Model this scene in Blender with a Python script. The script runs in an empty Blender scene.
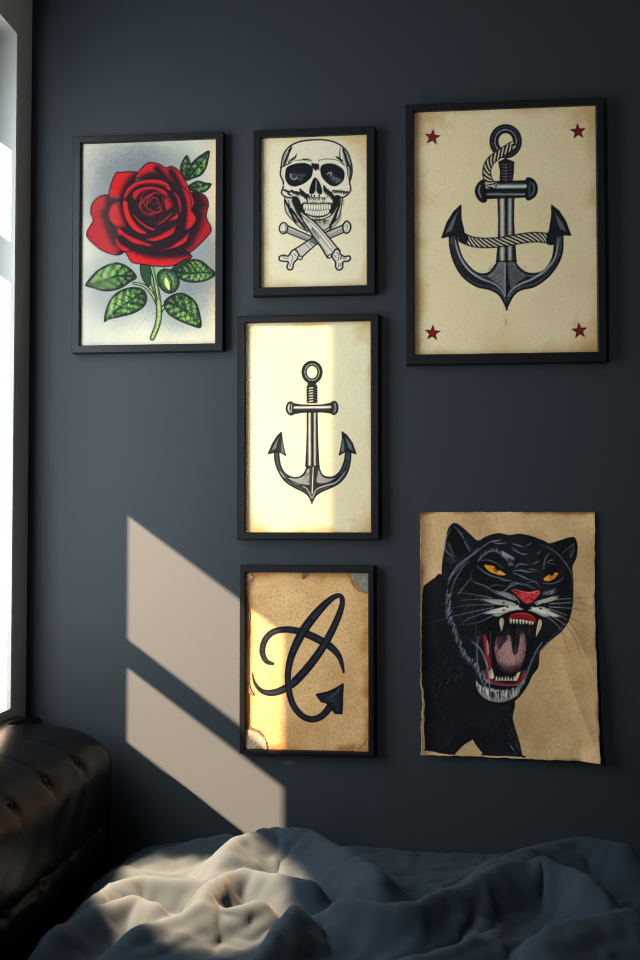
import bpy, bmesh, math, random
import numpy as np
from mathutils import Vector, noise

# ------------------------------------------------------------------ camera, world, sun, exposure
scene = bpy.context.scene
COL = scene.collection

cam_data = bpy.data.cameras.new('camera')
cam_data.sensor_fit = 'VERTICAL'
cam_data.sensor_height = 36.0
cam_data.sensor_width = 24.0
cam_data.lens = 41.25
cam_data.clip_start = 0.05
cam_data.dof.use_dof = True
cam_data.dof.focus_distance = 2.72
cam_data.dof.aperture_fstop = 5.6
cam = bpy.data.objects.new('camera', cam_data)
cam.location = (1.0566, -2.70, 1.45)
cam.rotation_euler = (math.radians(92), 0, math.radians(6))
COL.objects.link(cam)
scene.camera = cam

scene.view_settings.view_transform = 'Standard'
scene.view_settings.look = 'None'
scene.view_settings.exposure = 0.0
scene.view_settings.gamma = 1.0
scene.view_settings.use_curve_mapping = False
scene.cycles.filter_width = 1.1

world = bpy.data.worlds.new('sky')
scene.world = world
world.use_nodes = True
wn = world.node_tree
bg = wn.nodes['Background']
sky = wn.nodes.new('ShaderNodeTexSky')
sky.sky_type = 'HOSEK_WILKIE'
sky.sun_direction = Vector((-1.2, -1.0, 0.88)).normalized()
wn.links.new(sky.outputs['Color'], bg.inputs['Color'])
bg.inputs['Strength'].default_value = 0.6

def lamp(name, kind, loc, direction, energy, color, **kw):
    d = bpy.data.lights.new(name, kind)
    d.energy = energy
    d.color = color
    for k, v in kw.items():
        setattr(d, k, v)
    o = bpy.data.objects.new(name, d)
    o.location = loc
    o.rotation_euler = Vector(direction).to_track_quat('-Z', 'Y').to_euler()
    COL.objects.link(o)
    return o

SUN_DIR = (1.2, 1.0, -0.876)          # low warm sun slanting in through the side window
lamp('sun', 'SUN', (-2, -2, 3), SUN_DIR, 64.0, (1.0, 0.65, 0.41), angle=math.radians(0.75))
# daylight of the side window, plus an unseen fill lamp added behind
lamp('window_daylight', 'AREA', (-0.075, -0.66, 1.80), (1, 0.0, -0.05), 32.0, (0.86, 0.94, 1.0),
     shape='RECTANGLE', size=0.78, size_y=1.55)
lamp('added_fill', 'AREA', (-0.05, -3.0, 1.95), (1, 0.30, -0.03), 33.0, (0.97, 0.98, 1.0),
     shape='RECTANGLE', size=0.66, size_y=1.2)
# added spot lamp in the window, standing in for sunlight on the bed
bs = lamp('bed_fill_spot', 'SPOT', (-0.06, -0.25, 1.80), (0.62, -0.195, -1.10), 1800.0, (1.0, 0.56, 0.30),
          spot_size=math.radians(12), spot_blend=0.35, shadow_soft_size=0.012)
bs.scale = (1.95, 1.35, 1.0)

# ------------------------------------------------------------------ helpers
def lin(c):
    return tuple(((v / 255.0) / 12.92 if v / 255.0 <= 0.04045 else ((v / 255.0 + 0.055) / 1.055) ** 2.4) for v in c)

def material(name, color, rough=0.5, metal=0.0, bump=0.0, scale=50.0, vary=0.0, spec=0.5, sheen=0.0, coat=0.0, detail=4.0, color2=None):
    m = bpy.data.materials.new(name)
    m.use_nodes = True
    nt = m.node_tree
    b = nt.nodes['Principled BSDF']
    b.inputs['Base Color'].default_value = (*color, 1)
    b.inputs['Roughness'].default_value = rough
    b.inputs['Metallic'].default_value = metal
    b.inputs['Specular IOR Level'].default_value = spec
    b.inputs['Sheen Weight'].default_value = sheen
    b.inputs['Coat Weight'].default_value = coat
    tc = nt.nodes.new('ShaderNodeTexCoord')
    n = nt.nodes.new('ShaderNodeTexNoise')
    n.inputs['Scale'].default_value = scale
    n.inputs['Detail'].default_value = detail
    nt.links.new(tc.outputs['Object'], n.inputs['Vector'])
    if vary:
        r = nt.nodes.new('ShaderNodeMix')
        r.data_type = 'RGBA'
        a = tuple(max(0, c * (1 - vary)) for c in color)
        z = color2 or tuple(min(1, c * (1 + vary)) for c in color)
        r.inputs['A'].default_value = (*a, 1)
        r.inputs['B'].default_value = (*z, 1)
        nt.links.new(n.outputs['Fac'], r.inputs['Factor'])
        nt.links.new(r.outputs['Result'], b.inputs['Base Color'])
    if bump:
        bp = nt.nodes.new('ShaderNodeBump')
        bp.inputs['Strength'].default_value = bump
        bp.inputs['Distance'].default_value = 0.002
        nt.links.new(n.outputs['Fac'], bp.inputs['Height'])
        nt.links.new(bp.outputs['Normal'], b.inputs['Normal'])
    return m

def add_box(bm, lo, hi, bevel=0.0, seg=2):
    x0, y0, z0 = lo
    x1, y1, z1 = hi
    vs = [bm.verts.new(p) for p in ((x0, y0, z0), (x1, y0, z0), (x1, y1, z0), (x0, y1, z0),
                                    (x0, y0, z1), (x1, y0, z1), (x1, y1, z1), (x0, y1, z1))]
    fs = [bm.faces.new([vs[i] for i in f]) for f in ((0, 3, 2, 1), (4, 5, 6, 7), (0, 1, 5, 4), (1, 2, 6, 5), (2, 3, 7, 6), (3, 0, 4, 7))]
    if bevel:
        es = list({e for f in fs for e in f.edges})
        bmesh.ops.bevel(bm, geom=es, offset=bevel, segments=seg, affect='EDGES', profile=0.5)

def build(name, bm, mat, parent=None, smooth=False):
    me = bpy.data.meshes.new(name)
    bmesh.ops.recalc_face_normals(bm, faces=bm.faces[:])
    bm.to_mesh(me)
    bm.free()
    return link(name, me, mat, parent, smooth)

def link(name, me, mat, parent=None, smooth=False):
    for m in (mat if isinstance(mat, (list, tuple)) else [mat]):
        me.materials.append(m)
    if smooth:
        me.polygons.foreach_set('use_smooth', [True] * len(me.polygons))
    o = bpy.data.objects.new(name, me)
    COL.objects.link(o)
    if parent:
        o.parent = parent
        o.matrix_parent_inverse = parent.matrix_basis.inverted()
    return o

def thing(name, loc, label, cat, group=None):
    o = bpy.data.objects.new(name, None)
    o.empty_display_size = 0.1
    o.location = loc
    COL.objects.link(o)
    o['label'] = label
    o['category'] = cat
    if group:
        o['group'] = group
    return o

def structure(name, bm, mat, parent=None):
    o = build(name, bm, mat, parent)
    o['kind'] = 'structure'
    return o

def box_obj(name, lo, hi, mat, bevel=0.0, parent=None):
    bm = bmesh.new()
    add_box(bm, lo, hi, bevel)
    return structure(name, bm, mat, parent)

# ------------------------------------------------------------------ room
def wall_paint(name, color):
    """matt wall paint with a fine orange-peel grain"""
    m = material(name, color, rough=0.62, vary=0.10, scale=1.6, detail=6, spec=0.35)
    nt = m.node_tree
    b = nt.nodes['Principled BSDF']
    tc = nt.nodes.new('ShaderNodeTexCoord')
    a = nt.nodes.new('ShaderNodeTexNoise')
    a.inputs['Scale'].default_value = 330.0
    a.inputs['Detail'].default_value = 2.0
    nt.links.new(tc.outputs['Object'], a.inputs['Vector'])
    bp = nt.nodes.new('ShaderNodeBump')
    bp.inputs['Strength'].default_value = 0.22
    bp.inputs['Distance'].default_value = 0.001
    nt.links.new(a.outputs['Fac'], bp.inputs['Height'])
    nt.links.new(bp.outputs['Normal'], b.inputs['Normal'])
    return m

M_WALL = wall_paint('slate_wall_paint', (0.0182, 0.0262, 0.0322))
M_CEIL = material('ceiling_paint', (0.30, 0.30, 0.30), rough=0.8, bump=0.1, scale=200)
M_FLOOR = material('dark_floor_boards', (0.06, 0.045, 0.035), rough=0.4, vary=0.4, scale=9, bump=0.1)
M_TRIM = material('greige_window_paint', (0.55, 0.50, 0.43), rough=0.45, vary=0.06, scale=12)
M_JAMB = material('white_window_paint', (0.50, 0.51, 0.49), rough=0.45, vary=0.04, scale=12)

RX, RY, RZ = 3.4, -4.6, 2.9           # room: x 0..3.4, y -4.6..0, z 0..2.9
W0, W1, WB, WT = -0.103, -1.38, 0.985, 2.655   # window opening in the left wall (y from, y to, sill, head)
box_obj('wall_back', (-0.3, 0.0, 0), (RX + .15, 0.15, RZ), M_WALL)
V0, V1 = -2.62, -3.38               # unseen second window, added to house the fill lamp
bm = bmesh.new()
XL = -0.027
add_box(bm, (-0.15, RY, 0), (XL, 0, WB)); add_box(bm, (-0.15, RY, WT), (XL, 0, RZ))
add_box(bm, (-0.15, W0, WB), (XL, 0, WT)); add_box(bm, (-0.15, V0, WB), (XL, W1, WT)); add_box(bm, (-0.15, RY, WB), (XL, V1, WT))
structure('wall_left', bm, M_WALL)
box_obj('wall_right', (RX, RY, 0), (RX + .15, 0, RZ), M_WALL)
box_obj('wall_front', (-0.15, RY - .15, 0), (RX + .15, RY, RZ), M_WALL)
box_obj('floor', (-0.15, RY - .15, -0.1), (RX + .15, 0.15, 0), M_FLOOR)
box_obj('ceiling', (-0.15, RY - .15, RZ), (RX + .15, 0.15, RZ + 0.1), M_CEIL)
box_obj('baseboard_back', (0.0, -0.016, 0), (RX, 0, 0.10), M_WALL, 0.003)

CW = 0.097
def window(name, y0, y1):
    win = bpy.data.objects.new(name, None)
    win.location = (0, (y0 + y1) / 2, WB)
    COL.objects.link(win)
    win['kind'] = 'structure'
    bm = bmesh.new()                   # flat casing boards round the opening
    add_box(bm, (XL, y0, WB - .075), (0.03, y0 + CW, RZ - .01), 0.002)
    add_box(bm, (XL, y1 - CW, WB - .075), (0.03, y1, RZ - .01), 0.002)
    add_box(bm, (XL, y1, WB - .075), (0.03, y0, WB), 0.002)
    add_box(bm, (XL, y1, WT), (0.03, y0, RZ - .01), 0.002)
    build('casing', bm, M_TRIM, win)['kind'] = 'structure'
    bm = bmesh.new()                   # white lining of the reveal
    add_box(bm, (-0.15, y0 - .004, WB), (0.029, y0 + .002, WT)); add_box(bm, (-0.15, y1, WB), (0.029, y1 + .004, WT))
    add_box(bm, (-0.15, y1, WT - .004), (0.029, y0, WT)); add_box(bm, (-0.15, y1, WB), (0.029, y0, WB + .004))
    build('reveal_lining', bm, M_JAMB, win)['kind'] = 'structure'
    return win
win = window('window_1', W0, W1)
window('added_fill_window', V0, V1)

# added mask outside the window: holes shape the sun patches, two hold dimming filters
MASK_X = -0.20
def at_mask(Xw, zw, yw=0.0):
    """point of the mask that the sun throws onto (Xw, yw, zw)"""
    s = (Xw - MASK_X) / SUN_DIR[0]
    return (yw - s * SUN_DIR[1], zw - s * SUN_DIR[2])
def cast(pts, yw=0.0):
    return [at_mask(x, z, yw) for x, z in pts]
SLOPE = SUN_DIR[2] / SUN_DIR[0]
def mask_hole(xa, xb, za, zb, yw=0.0):       # opening whose light patch starts at height za..zb on its left side
    return cast([(xa, za), (xb, za + SLOPE * (xb - xa)), (xb, zb + SLOPE * (xb - xa)), (xa, zb)], yw)
JAMB = [[(-0.100, 0.90), (-0.292, 0.90), (-0.292, 2.19), (-0.100, 2.19)],
        [(-0.100, 2.29), (-0.292, 2.29), (-0.292, 2.52), (-0.100, 2.52)]]
XM = 0.590                              # the filtered part of the low openings begins here
def pair(xa, xb, za, zb, **k):
    return [mask_hole(xa, xb, za + SLOPE * (xa - .289), zb + SLOPE * (xa - .289), **k)]
CLEAR = JAMB + pair(.289, .686, .893, 1.080) + pair(.289, XM - .002, 1.148, 1.459)
FILTER_LOW = pair(XM, .704, 1.148, 1.459)
FILTER_HIGH = [cast([(.600, 1.412), (.806, 1.412), (.806, 1.93), (.600, 1.93)], -0.0135)]

def filter_tint(name, c):
    m = bpy.data.materials.new(name)
    m.use_nodes = True
    nt = m.node_tree
    nt.nodes.remove(nt.nodes['Principled BSDF'])
    tr = nt.nodes.new('ShaderNodeBsdfTransparent')
    tr.inputs['Color'].default_value = (*c, 1)
    nt.links.new(tr.outputs[0], nt.nodes['Material Output'].inputs['Surface'])
    return m
M_MASK = material('light_mask_paint', (0.12, 0.12, 0.11), rough=0.6, vary=0.1, scale=20)

def plate(loops, x, depth):
    """board with holes: loops[0] is the outline, the others are cut out"""
    bm = bmesh.new()
    es = []
    for lp in loops:
        vs = [bm.verts.new((x, y, z)) for y, z in lp]
        es += [bm.edges.new((vs[k], vs[(k + 1) % len(vs)])) for k in range(len(vs))]
    bmesh.ops.triangle_fill(bm, use_beauty=True, use_dissolve=False, edges=es, normal=(1, 0, 0))
    if depth:
        r = bmesh.ops.extrude_face_region(bm, geom=bm.faces[:])
        bmesh.ops.translate(bm, verts=[v for v in r['geom'] if isinstance(v, bmesh.types.BMVert)], vec=(-depth, 0, 0))
    return bm
build('light_mask', plate([[(0.35, 0.4), (-1.9, 0.4), (-1.9, 3.2), (0.35, 3.2)]] + CLEAR + FILTER_LOW + FILTER_HIGH, MASK_X, 0.006), M_MASK, win)['kind'] = 'structure'
for nm, polys, c in (('low_filter', FILTER_LOW, (0.27, 0.29, 0.28)), ('high_filter', FILTER_HIGH, (0.105, 0.125, 0.125))):  # added tinted filters that dim the sun on two prints
    for p in polys:
        build(nm, plate([p], MASK_X - .003, 0), filter_tint('sun_filter', c), win)['kind'] = 'structure'

# ------------------------------------------------------------------ picture frames
M_FRAME = material('black_frame_lacquer', (0.0045, 0.0055, 0.007), rough=0.42, vary=0.25, scale=40, bump=0.03, spec=0.25)
M_BACK = material('backing_card', (0.05, 0.045, 0.04), rough=0.9, vary=0.1)

def glass_mat():
    m = bpy.data.materials.new('picture_glass')
    m.use_nodes = True
    nt = m.node_tree
    nt.nodes.remove(nt.nodes['Principled BSDF'])
    t = nt.nodes.new('ShaderNodeBsdfTransparent')
    t.inputs['Color'].default_value = (0.98, 0.985, 0.98, 1)
    g = nt.nodes.new('ShaderNodeBsdfGlossy')
    g.inputs['Roughness'].default_value = 0.03
    w = nt.nodes.new('ShaderNodeLayerWeight')
    w.inputs['Blend'].default_value = 0.5
    pw = nt.nodes.new('ShaderNodeMath'); pw.operation = 'POWER'; pw.inputs[1].default_value = 5.0
    f = nt.nodes.new('ShaderNodeMath'); f.operation = 'MULTIPLY_ADD'
    f.inputs[1].default_value = 0.3; f.inputs[2].default_value = 0.002
    nt.links.new(w.outputs['Facing'], pw.inputs[0])
    nt.links.new(pw.outputs[0], f.inputs[0])
    mx = nt.nodes.new('ShaderNodeMixShader')
    nt.links.new(f.outputs[0], mx.inputs[0])
    nt.links.new(t.outputs[0], mx.inputs[1])
    nt.links.new(g.outputs[0], mx.inputs[2])
    nt.links.new(mx.outputs[0], nt.nodes['Material Output'].inputs['Surface'])
    return m
M_GLASS = glass_mat()

def print_mat(name, rough=0.75, grain=0.10, gscale=260.0, bump=0.0):
    m = bpy.data.materials.new(name)
    m.use_nodes = True
    nt = m.node_tree
    b = nt.nodes['Principled BSDF']
    b.inputs['Roughness'].default_value = rough
    b.inputs['Specular IOR Level'].default_value = 0.2
    a = nt.nodes.new('ShaderNodeAttribute')
    a.attribute_name = 'ink'
    n = nt.nodes.new('ShaderNodeTexNoise')
    n.inputs['Scale'].default_value = gscale
    n.inputs['Detail'].default_value = 3
    tc = nt.nodes.new('ShaderNodeTexCoord')
    nt.links.new(tc.outputs['Object'], n.inputs['Vector'])
    mr = nt.nodes.new('ShaderNodeMapRange')
    mr.inputs['From Min'].default_value = 0.3
    mr.inputs['From Max'].default_value = 0.7
    mr.inputs['To Min'].default_value = 1 - grain
    mr.inputs['To Max'].default_value = 1 + grain
    nt.links.new(n.outputs['Fac'], mr.inputs['Value'])
    mx = nt.nodes.new('ShaderNodeMix')
    mx.data_type = 'RGBA'
    mx.blend_type = 'MULTIPLY'
    mx.inputs['Factor'].default_value = 1.0
    nt.links.new(a.outputs['Color'], mx.inputs['A'])
    nt.links.new(mr.outputs['Result'], mx.inputs['B'])
    nt.links.new(mx.outputs['Result'], b.inputs['Base Color'])
    if bump:
        bp = nt.nodes.new('ShaderNodeBump')
        bp.inputs['Strength'].default_value = bump
        bp.inputs['Distance'].default_value = 0.001
        nt.links.new(n.outputs['Fac'], bp.inputs['Height'])
        nt.links.new(bp.outputs['Normal'], b.inputs['Normal'])
    return m

def frame_mesh(o, i, depth=0.025, lip=0.006):
    """four mitred rails: flat outer face, small step down to the rebate"""
    (ox0, ox1, oz0, oz1), (ix0, ix1, iz0, iz1) = o, i
    def ring(a, y):
        return [(a[0], y, a[2]), (a[1], y, a[2]), (a[1], y, a[3]), (a[0], y, a[3])]
    def shrink(a, d):
        return (a[0] + d, a[1] - d, a[2] + d, a[3] - d)
    e = 0.0016
    rings = [ring(o, 0.0), ring(o, -depth + e), ring(shrink(o, e), -depth), ring(shrink(i, -e * 1.5), -depth),
             ring(shrink(i, -e * .4), -depth + e * 1.4), ring(i, -depth + 0.005), ring(i, -0.004), ring(shrink(i, -0.004), 0.0)]
    bm = bmesh.new()
    vr = [[bm.verts.new(p) for p in r] for r in rings]
    for a, b in zip(vr, vr[1:]):
        for k in range(4):
            bm.faces.new((a[k], a[(k + 1) % 4], b[(k + 1) % 4], b[k]))
    a, b = vr[-1], vr[0]
    for k in range(4):
        bm.faces.new((a[k], a[(k + 1) % 4], b[(k + 1) % 4], b[k]))
    return bm

def rect_plane(x0, x1, z0, z1, y0, y1):
    bm = bmesh.new()
    add_box(bm, (x0, y0, z0), (x1, y1, z1))
    return bm

# drawings are given in image pixels; this camera projection maps wall-plane points to them
_K = np.array([[1060.545353, 11.167839, 26.451550],
               [-54.155888, -1082.578151, 3011.047763],
               [-0.104465, 0.034899, 2.729631]])
def image_coords(X, Z):
    v = np.stack([X, Z, np.ones_like(X)], 0)
    a = np.tensordot(_K, v, axes=(1, 0))
    return a[0] / a[2], a[1] / a[2]

def sheet(name, x0, x1, z0, z1, y, painter, mat, parent, step=0.00125, shape=None):
    nx, nz = int((x1 - x0) / step) + 1, int((z1 - z0) / step) + 1
    X, Z = np.meshgrid(np.linspace(x0, x1, nx), np.linspace(z0, z1, nz))
    px, py = image_coords(X, Z)
    col = painter(px, py)
    Y = np.full_like(X, y)
    if shape:
        X, Y, Z = shape(X, Y, Z)
    co = np.stack([X, Y, Z], -1).reshape(-1, 3).astype(np.float32)
    idx = np.arange(nx * nz).reshape(nz, nx)
    q = np.stack([idx[:-1, :-1], idx[:-1, 1:], idx[1:, 1:], idx[1:, :-1]], -1).reshape(-1, 4)
    me = bpy.data.meshes.new(name)
    me.vertices.add(len(co)); me.vertices.foreach_set('co', co.ravel())
    me.loops.add(q.size); me.loops.foreach_set('vertex_index', q.ravel().astype(np.int32))
    me.polygons.add(len(q))
    me.polygons.foreach_set('loop_start', (np.arange(len(q)) * 4).astype(np.int32))
    me.update(calc_edges=True)
    at = me.color_attributes.new('ink', 'FLOAT_COLOR', 'POINT')
    lum = col.mean(-1, keepdims=True)
    k = np.clip(lum / 120.0, 0, 1)                     # printing ink is dense and nearly neutral in the darks
    sat = (np.max(col, -1, keepdims=True) - np.min(col, -1, keepdims=True)) / 255.0
    n = np.clip(1 - sat * 4, 0, 1) * (1 - k) * .5
    col = (col * (1 - n) + lum * n) * (.58 + .42 * k)
    c = np.clip(col, 0, 255) / 255.0
    c = np.where(c <= 0.04045, c / 12.92, ((c + 0.055) / 1.055) ** 2.4)
    rgba = np.concatenate([c.reshape(-1, 3), np.ones((nx * nz, 1))], 1).astype(np.float32)
    at.data.foreach_set('color', rgba.ravel())
    return link(name, me, mat, parent, smooth=shape is not None)

def framed_picture(label, print_label, o, i, painter, mat, glass=True, print_y=-0.0135):
    cx = (o[0] + o[1]) / 2
    t = thing('picture_frame', (cx, 0, o[2]), label, 'picture', 'framed tattoo prints on the dark wall')
    build('frame', frame_mesh(o, i), M_FRAME, t)
    build('backing_board', rect_plane(i[0] - .003, i[1] + .003, i[2] - .003, i[3] + .003, -0.0125, -0.003), M_BACK, t)
    p = sheet('print', i[0] - .002, i[1] + .002, i[2] - .002, i[3] + .002, print_y, painter, mat, t)
    p['label'] = print_label
    if glass:
        g = rect_plane(i[0] - .002, i[1] + .002, i[2] - .002, i[3] + .002, -0.0175, -0.0157)
        build('glass_pane', g, M_GLASS, t)
    return t

# ------------------------------------------------------------------ drawings on the sheets (ink colours per vertex)
def fbm(X, Y, seed, octaves=4):
    """smooth value noise on a lattice"""
    rng = np.random.RandomState(seed)
    out = np.zeros_like(X)
    a = 1.0
    for o in range(octaves):
        g = rng.rand(64, 64)
        u, v = X * 2 ** o, Y * 2 ** o
        i, j = np.floor(u).astype(int), np.floor(v).astype(int)
        fu, fv = u - i, v - j
        fu, fv = fu * fu * (3 - 2 * fu), fv * fv * (3 - 2 * fv)
        G = lambda p, q: g[p % 64, q % 64]
        out += a * ((G(i, j) * (1 - fu) + G(i + 1, j) * fu) * (1 - fv) + (G(i, j + 1) * (1 - fu) + G(i + 1, j + 1) * fu) * fv - .5)
        a *= .5
    return out

def spline(pts, closed=False, n=5):
    """Catmull-Rom through the points"""
    p = np.array(pts, float)
    k = len(p)
    if k < 3:
        return p
    out = []
    for i in range(k if closed else k - 1):
        if closed:
            a, b, c, d = p[(i - 1) % k], p[i], p[(i + 1) % k], p[(i + 2) % k]
        else:
            a, b, c, d = p[max(i - 1, 0)], p[i], p[i + 1], p[min(i + 2, k - 1)]
        for j in range(n):
            t = j / n
            out.append(0.5 * (2 * b + (c - a) * t + (2 * a - 5 * b + 4 * c - d) * t * t + (3 * b - a - 3 * c + d) * t ** 3))
    if not closed:
        out.append(p[-1])
    return np.array(out)

def at(ox, oy, s):
    """image pixels from an enlarged image crop: origin and magnification"""
    def f(*pts):
        r = []
        for p in pts:
            r.append((ox + p[0] / s, oy + p[1] / s) + tuple(p[2:]))
        return r
    return f

class Drawing:
    def __init__(self, px, py, paper):
        self.x, self.y = px, py
        self.c = np.zeros(px.shape + (3,)) + np.array(paper, float)
        self.cx, self.ry = px.mean(0), py.mean(1)

    def window(self, pts, m):
        p = np.asarray(pts)
        m += 5
        c = np.where((self.cx > p[:, 0].min() - m) & (self.cx < p[:, 0].max() + m))[0]
        r = np.where((self.ry > p[:, 1].min() - m) & (self.ry < p[:, 1].max() + m))[0]
        if not len(c) or not len(r):
            return None
        return slice(r[0], r[-1] + 1), slice(c[0], c[-1] + 1)

    def blend(self, w, cov, color):
        cov = cov[..., None]
        col = np.asarray(color, float)
        self.c[w] = self.c[w] * (1 - cov) + col * cov

    @staticmethod
    def near(x, y, pts, closed=False):
        """distance to a polyline, parameter 0..1 along it and the side"""
        best = np.full(x.shape, 1e9)
        par = np.zeros_like(x)
        k = len(pts)
        n = k if closed else k - 1
        for i in range(n):
            ax, ay = pts[i][:2]
            bx, by = pts[(i + 1) % k][:2]
            dx, dy = bx - ax, by - ay
            L = dx * dx + dy * dy + 1e-12
            s = np.clip(((x - ax) * dx + (y - ay) * dy) / L, 0, 1)
            d = (x - ax - s * dx) ** 2 + (y - ay - s * dy) ** 2
            m = d < best
            best = np.where(m, d, best)
            par = np.where(m, (i + s) / n, par)
        return np.sqrt(best), par

    @staticmethod
    def inside(x, y, pts):
        r = np.zeros(x.shape, bool)
        k = len(pts)
        for i in range(k):
            ax, ay = pts[i][:2]
            bx, by = pts[(i + 1) % k][:2]
            if ay == by:
                continue
            r ^= ((ay > y) != (by > y)) & (x < (bx - ax) * (y - ay) / (by - ay) + ax)
        return r

    def sdf(self, x, y, pts):
        d, _ = self.near(x, y, pts, True)
        return np.where(self.inside(x, y, pts), -d, d)

    def fill(self, pts, color, smooth=True, soft=0.4, alpha=1.0, shade=None, line=None, lw=0.6, clip=None):
        """filled shape; shade(x, y, depth) may return per-point colours; line = outline colour"""
        p = spline(pts, True) if smooth else np.array(pts, float)
        w = self.window(p, soft + lw)
        if w is None:
            return
        x, y = self.x[w], self.y[w]
        s = self.sdf(x, y, p)
        cov = np.clip(0.5 - s / (2 * soft), 0, 1) * alpha
        if clip is not None:
            cov = cov * np.clip(0.5 - self.sdf(x, y, clip) / .8, 0, 1)
        self.blend(w, cov, shade(x, y, np.maximum(-s, 0)) if shade else color)
        if line is not None:
            c2 = np.clip(0.5 - (np.abs(s) - lw) / 0.7, 0, 1)
            if clip is not None:
                c2 = c2 * np.clip(0.5 - self.sdf(x, y, clip) / .8, 0, 1)
            self.blend(w, c2, line)

    def line(self, pts, width, color, smooth=True, alpha=1.0, soft=0.4, shade=None):
        """stroke; width (full) may be a list along the stroke"""
        p = spline([q[:2] for q in pts]) if smooth and len(pts) > 2 else np.array([q[:2] for q in pts], float)
        ws = np.atleast_1d(np.asarray(width, float)) / 2
        w = self.window(p, ws.max() + soft)
        if w is None:
            return
        x, y = self.x[w], self.y[w]
        d, t = self.near(x, y, p)
        hw = np.interp(t, np.linspace(0, 1, len(ws)), ws) if len(ws) > 1 else ws[0]
        cov = np.clip(0.5 - (d - hw) / (2 * soft), 0, 1) * np.minimum(1, 2 * hw + .15) * alpha
        self.blend(w, cov, shade(x, y, d, t, hw) if shade else color)

    def hairs(self, segs, width, color, alpha=1.0):
        for a in segs:
            self.line([(a[0], a[1]), (a[2], a[3])], [width, width, width * .35], color, smooth=False, alpha=alpha)

    def paper_age(self, box, edge, tone, width, seed, amount=1.0):
        """foxing and toning that creeps in from the edges"""
        x0, x1, y0, y1 = box
        d = np.minimum.reduce([self.x - x0, x1 - self.x, self.y - y0, y1 - self.y])
        n = fbm(self.x / 22, self.y / 22, seed, 4)
        k = np.clip(1 - (d + n * width * 1.1) / width, 0, 1) ** 1.5 * amount
        self.c = self.c * (1 - k[..., None]) + np.array(edge, float) * k[..., None]
        n = fbm(self.x / 55, self.y / 55, seed + 1, 4)
        k = np.clip(n * .9 + .1, 0, .6)[..., None]
        self.c = self.c * (1 - k) + np.array(tone, float) * k

def mixc(a, b, k):
    k = np.asarray(k)[..., None]
    return np.array(a, float) * (1 - k) + np.array(b, float) * k

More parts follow.
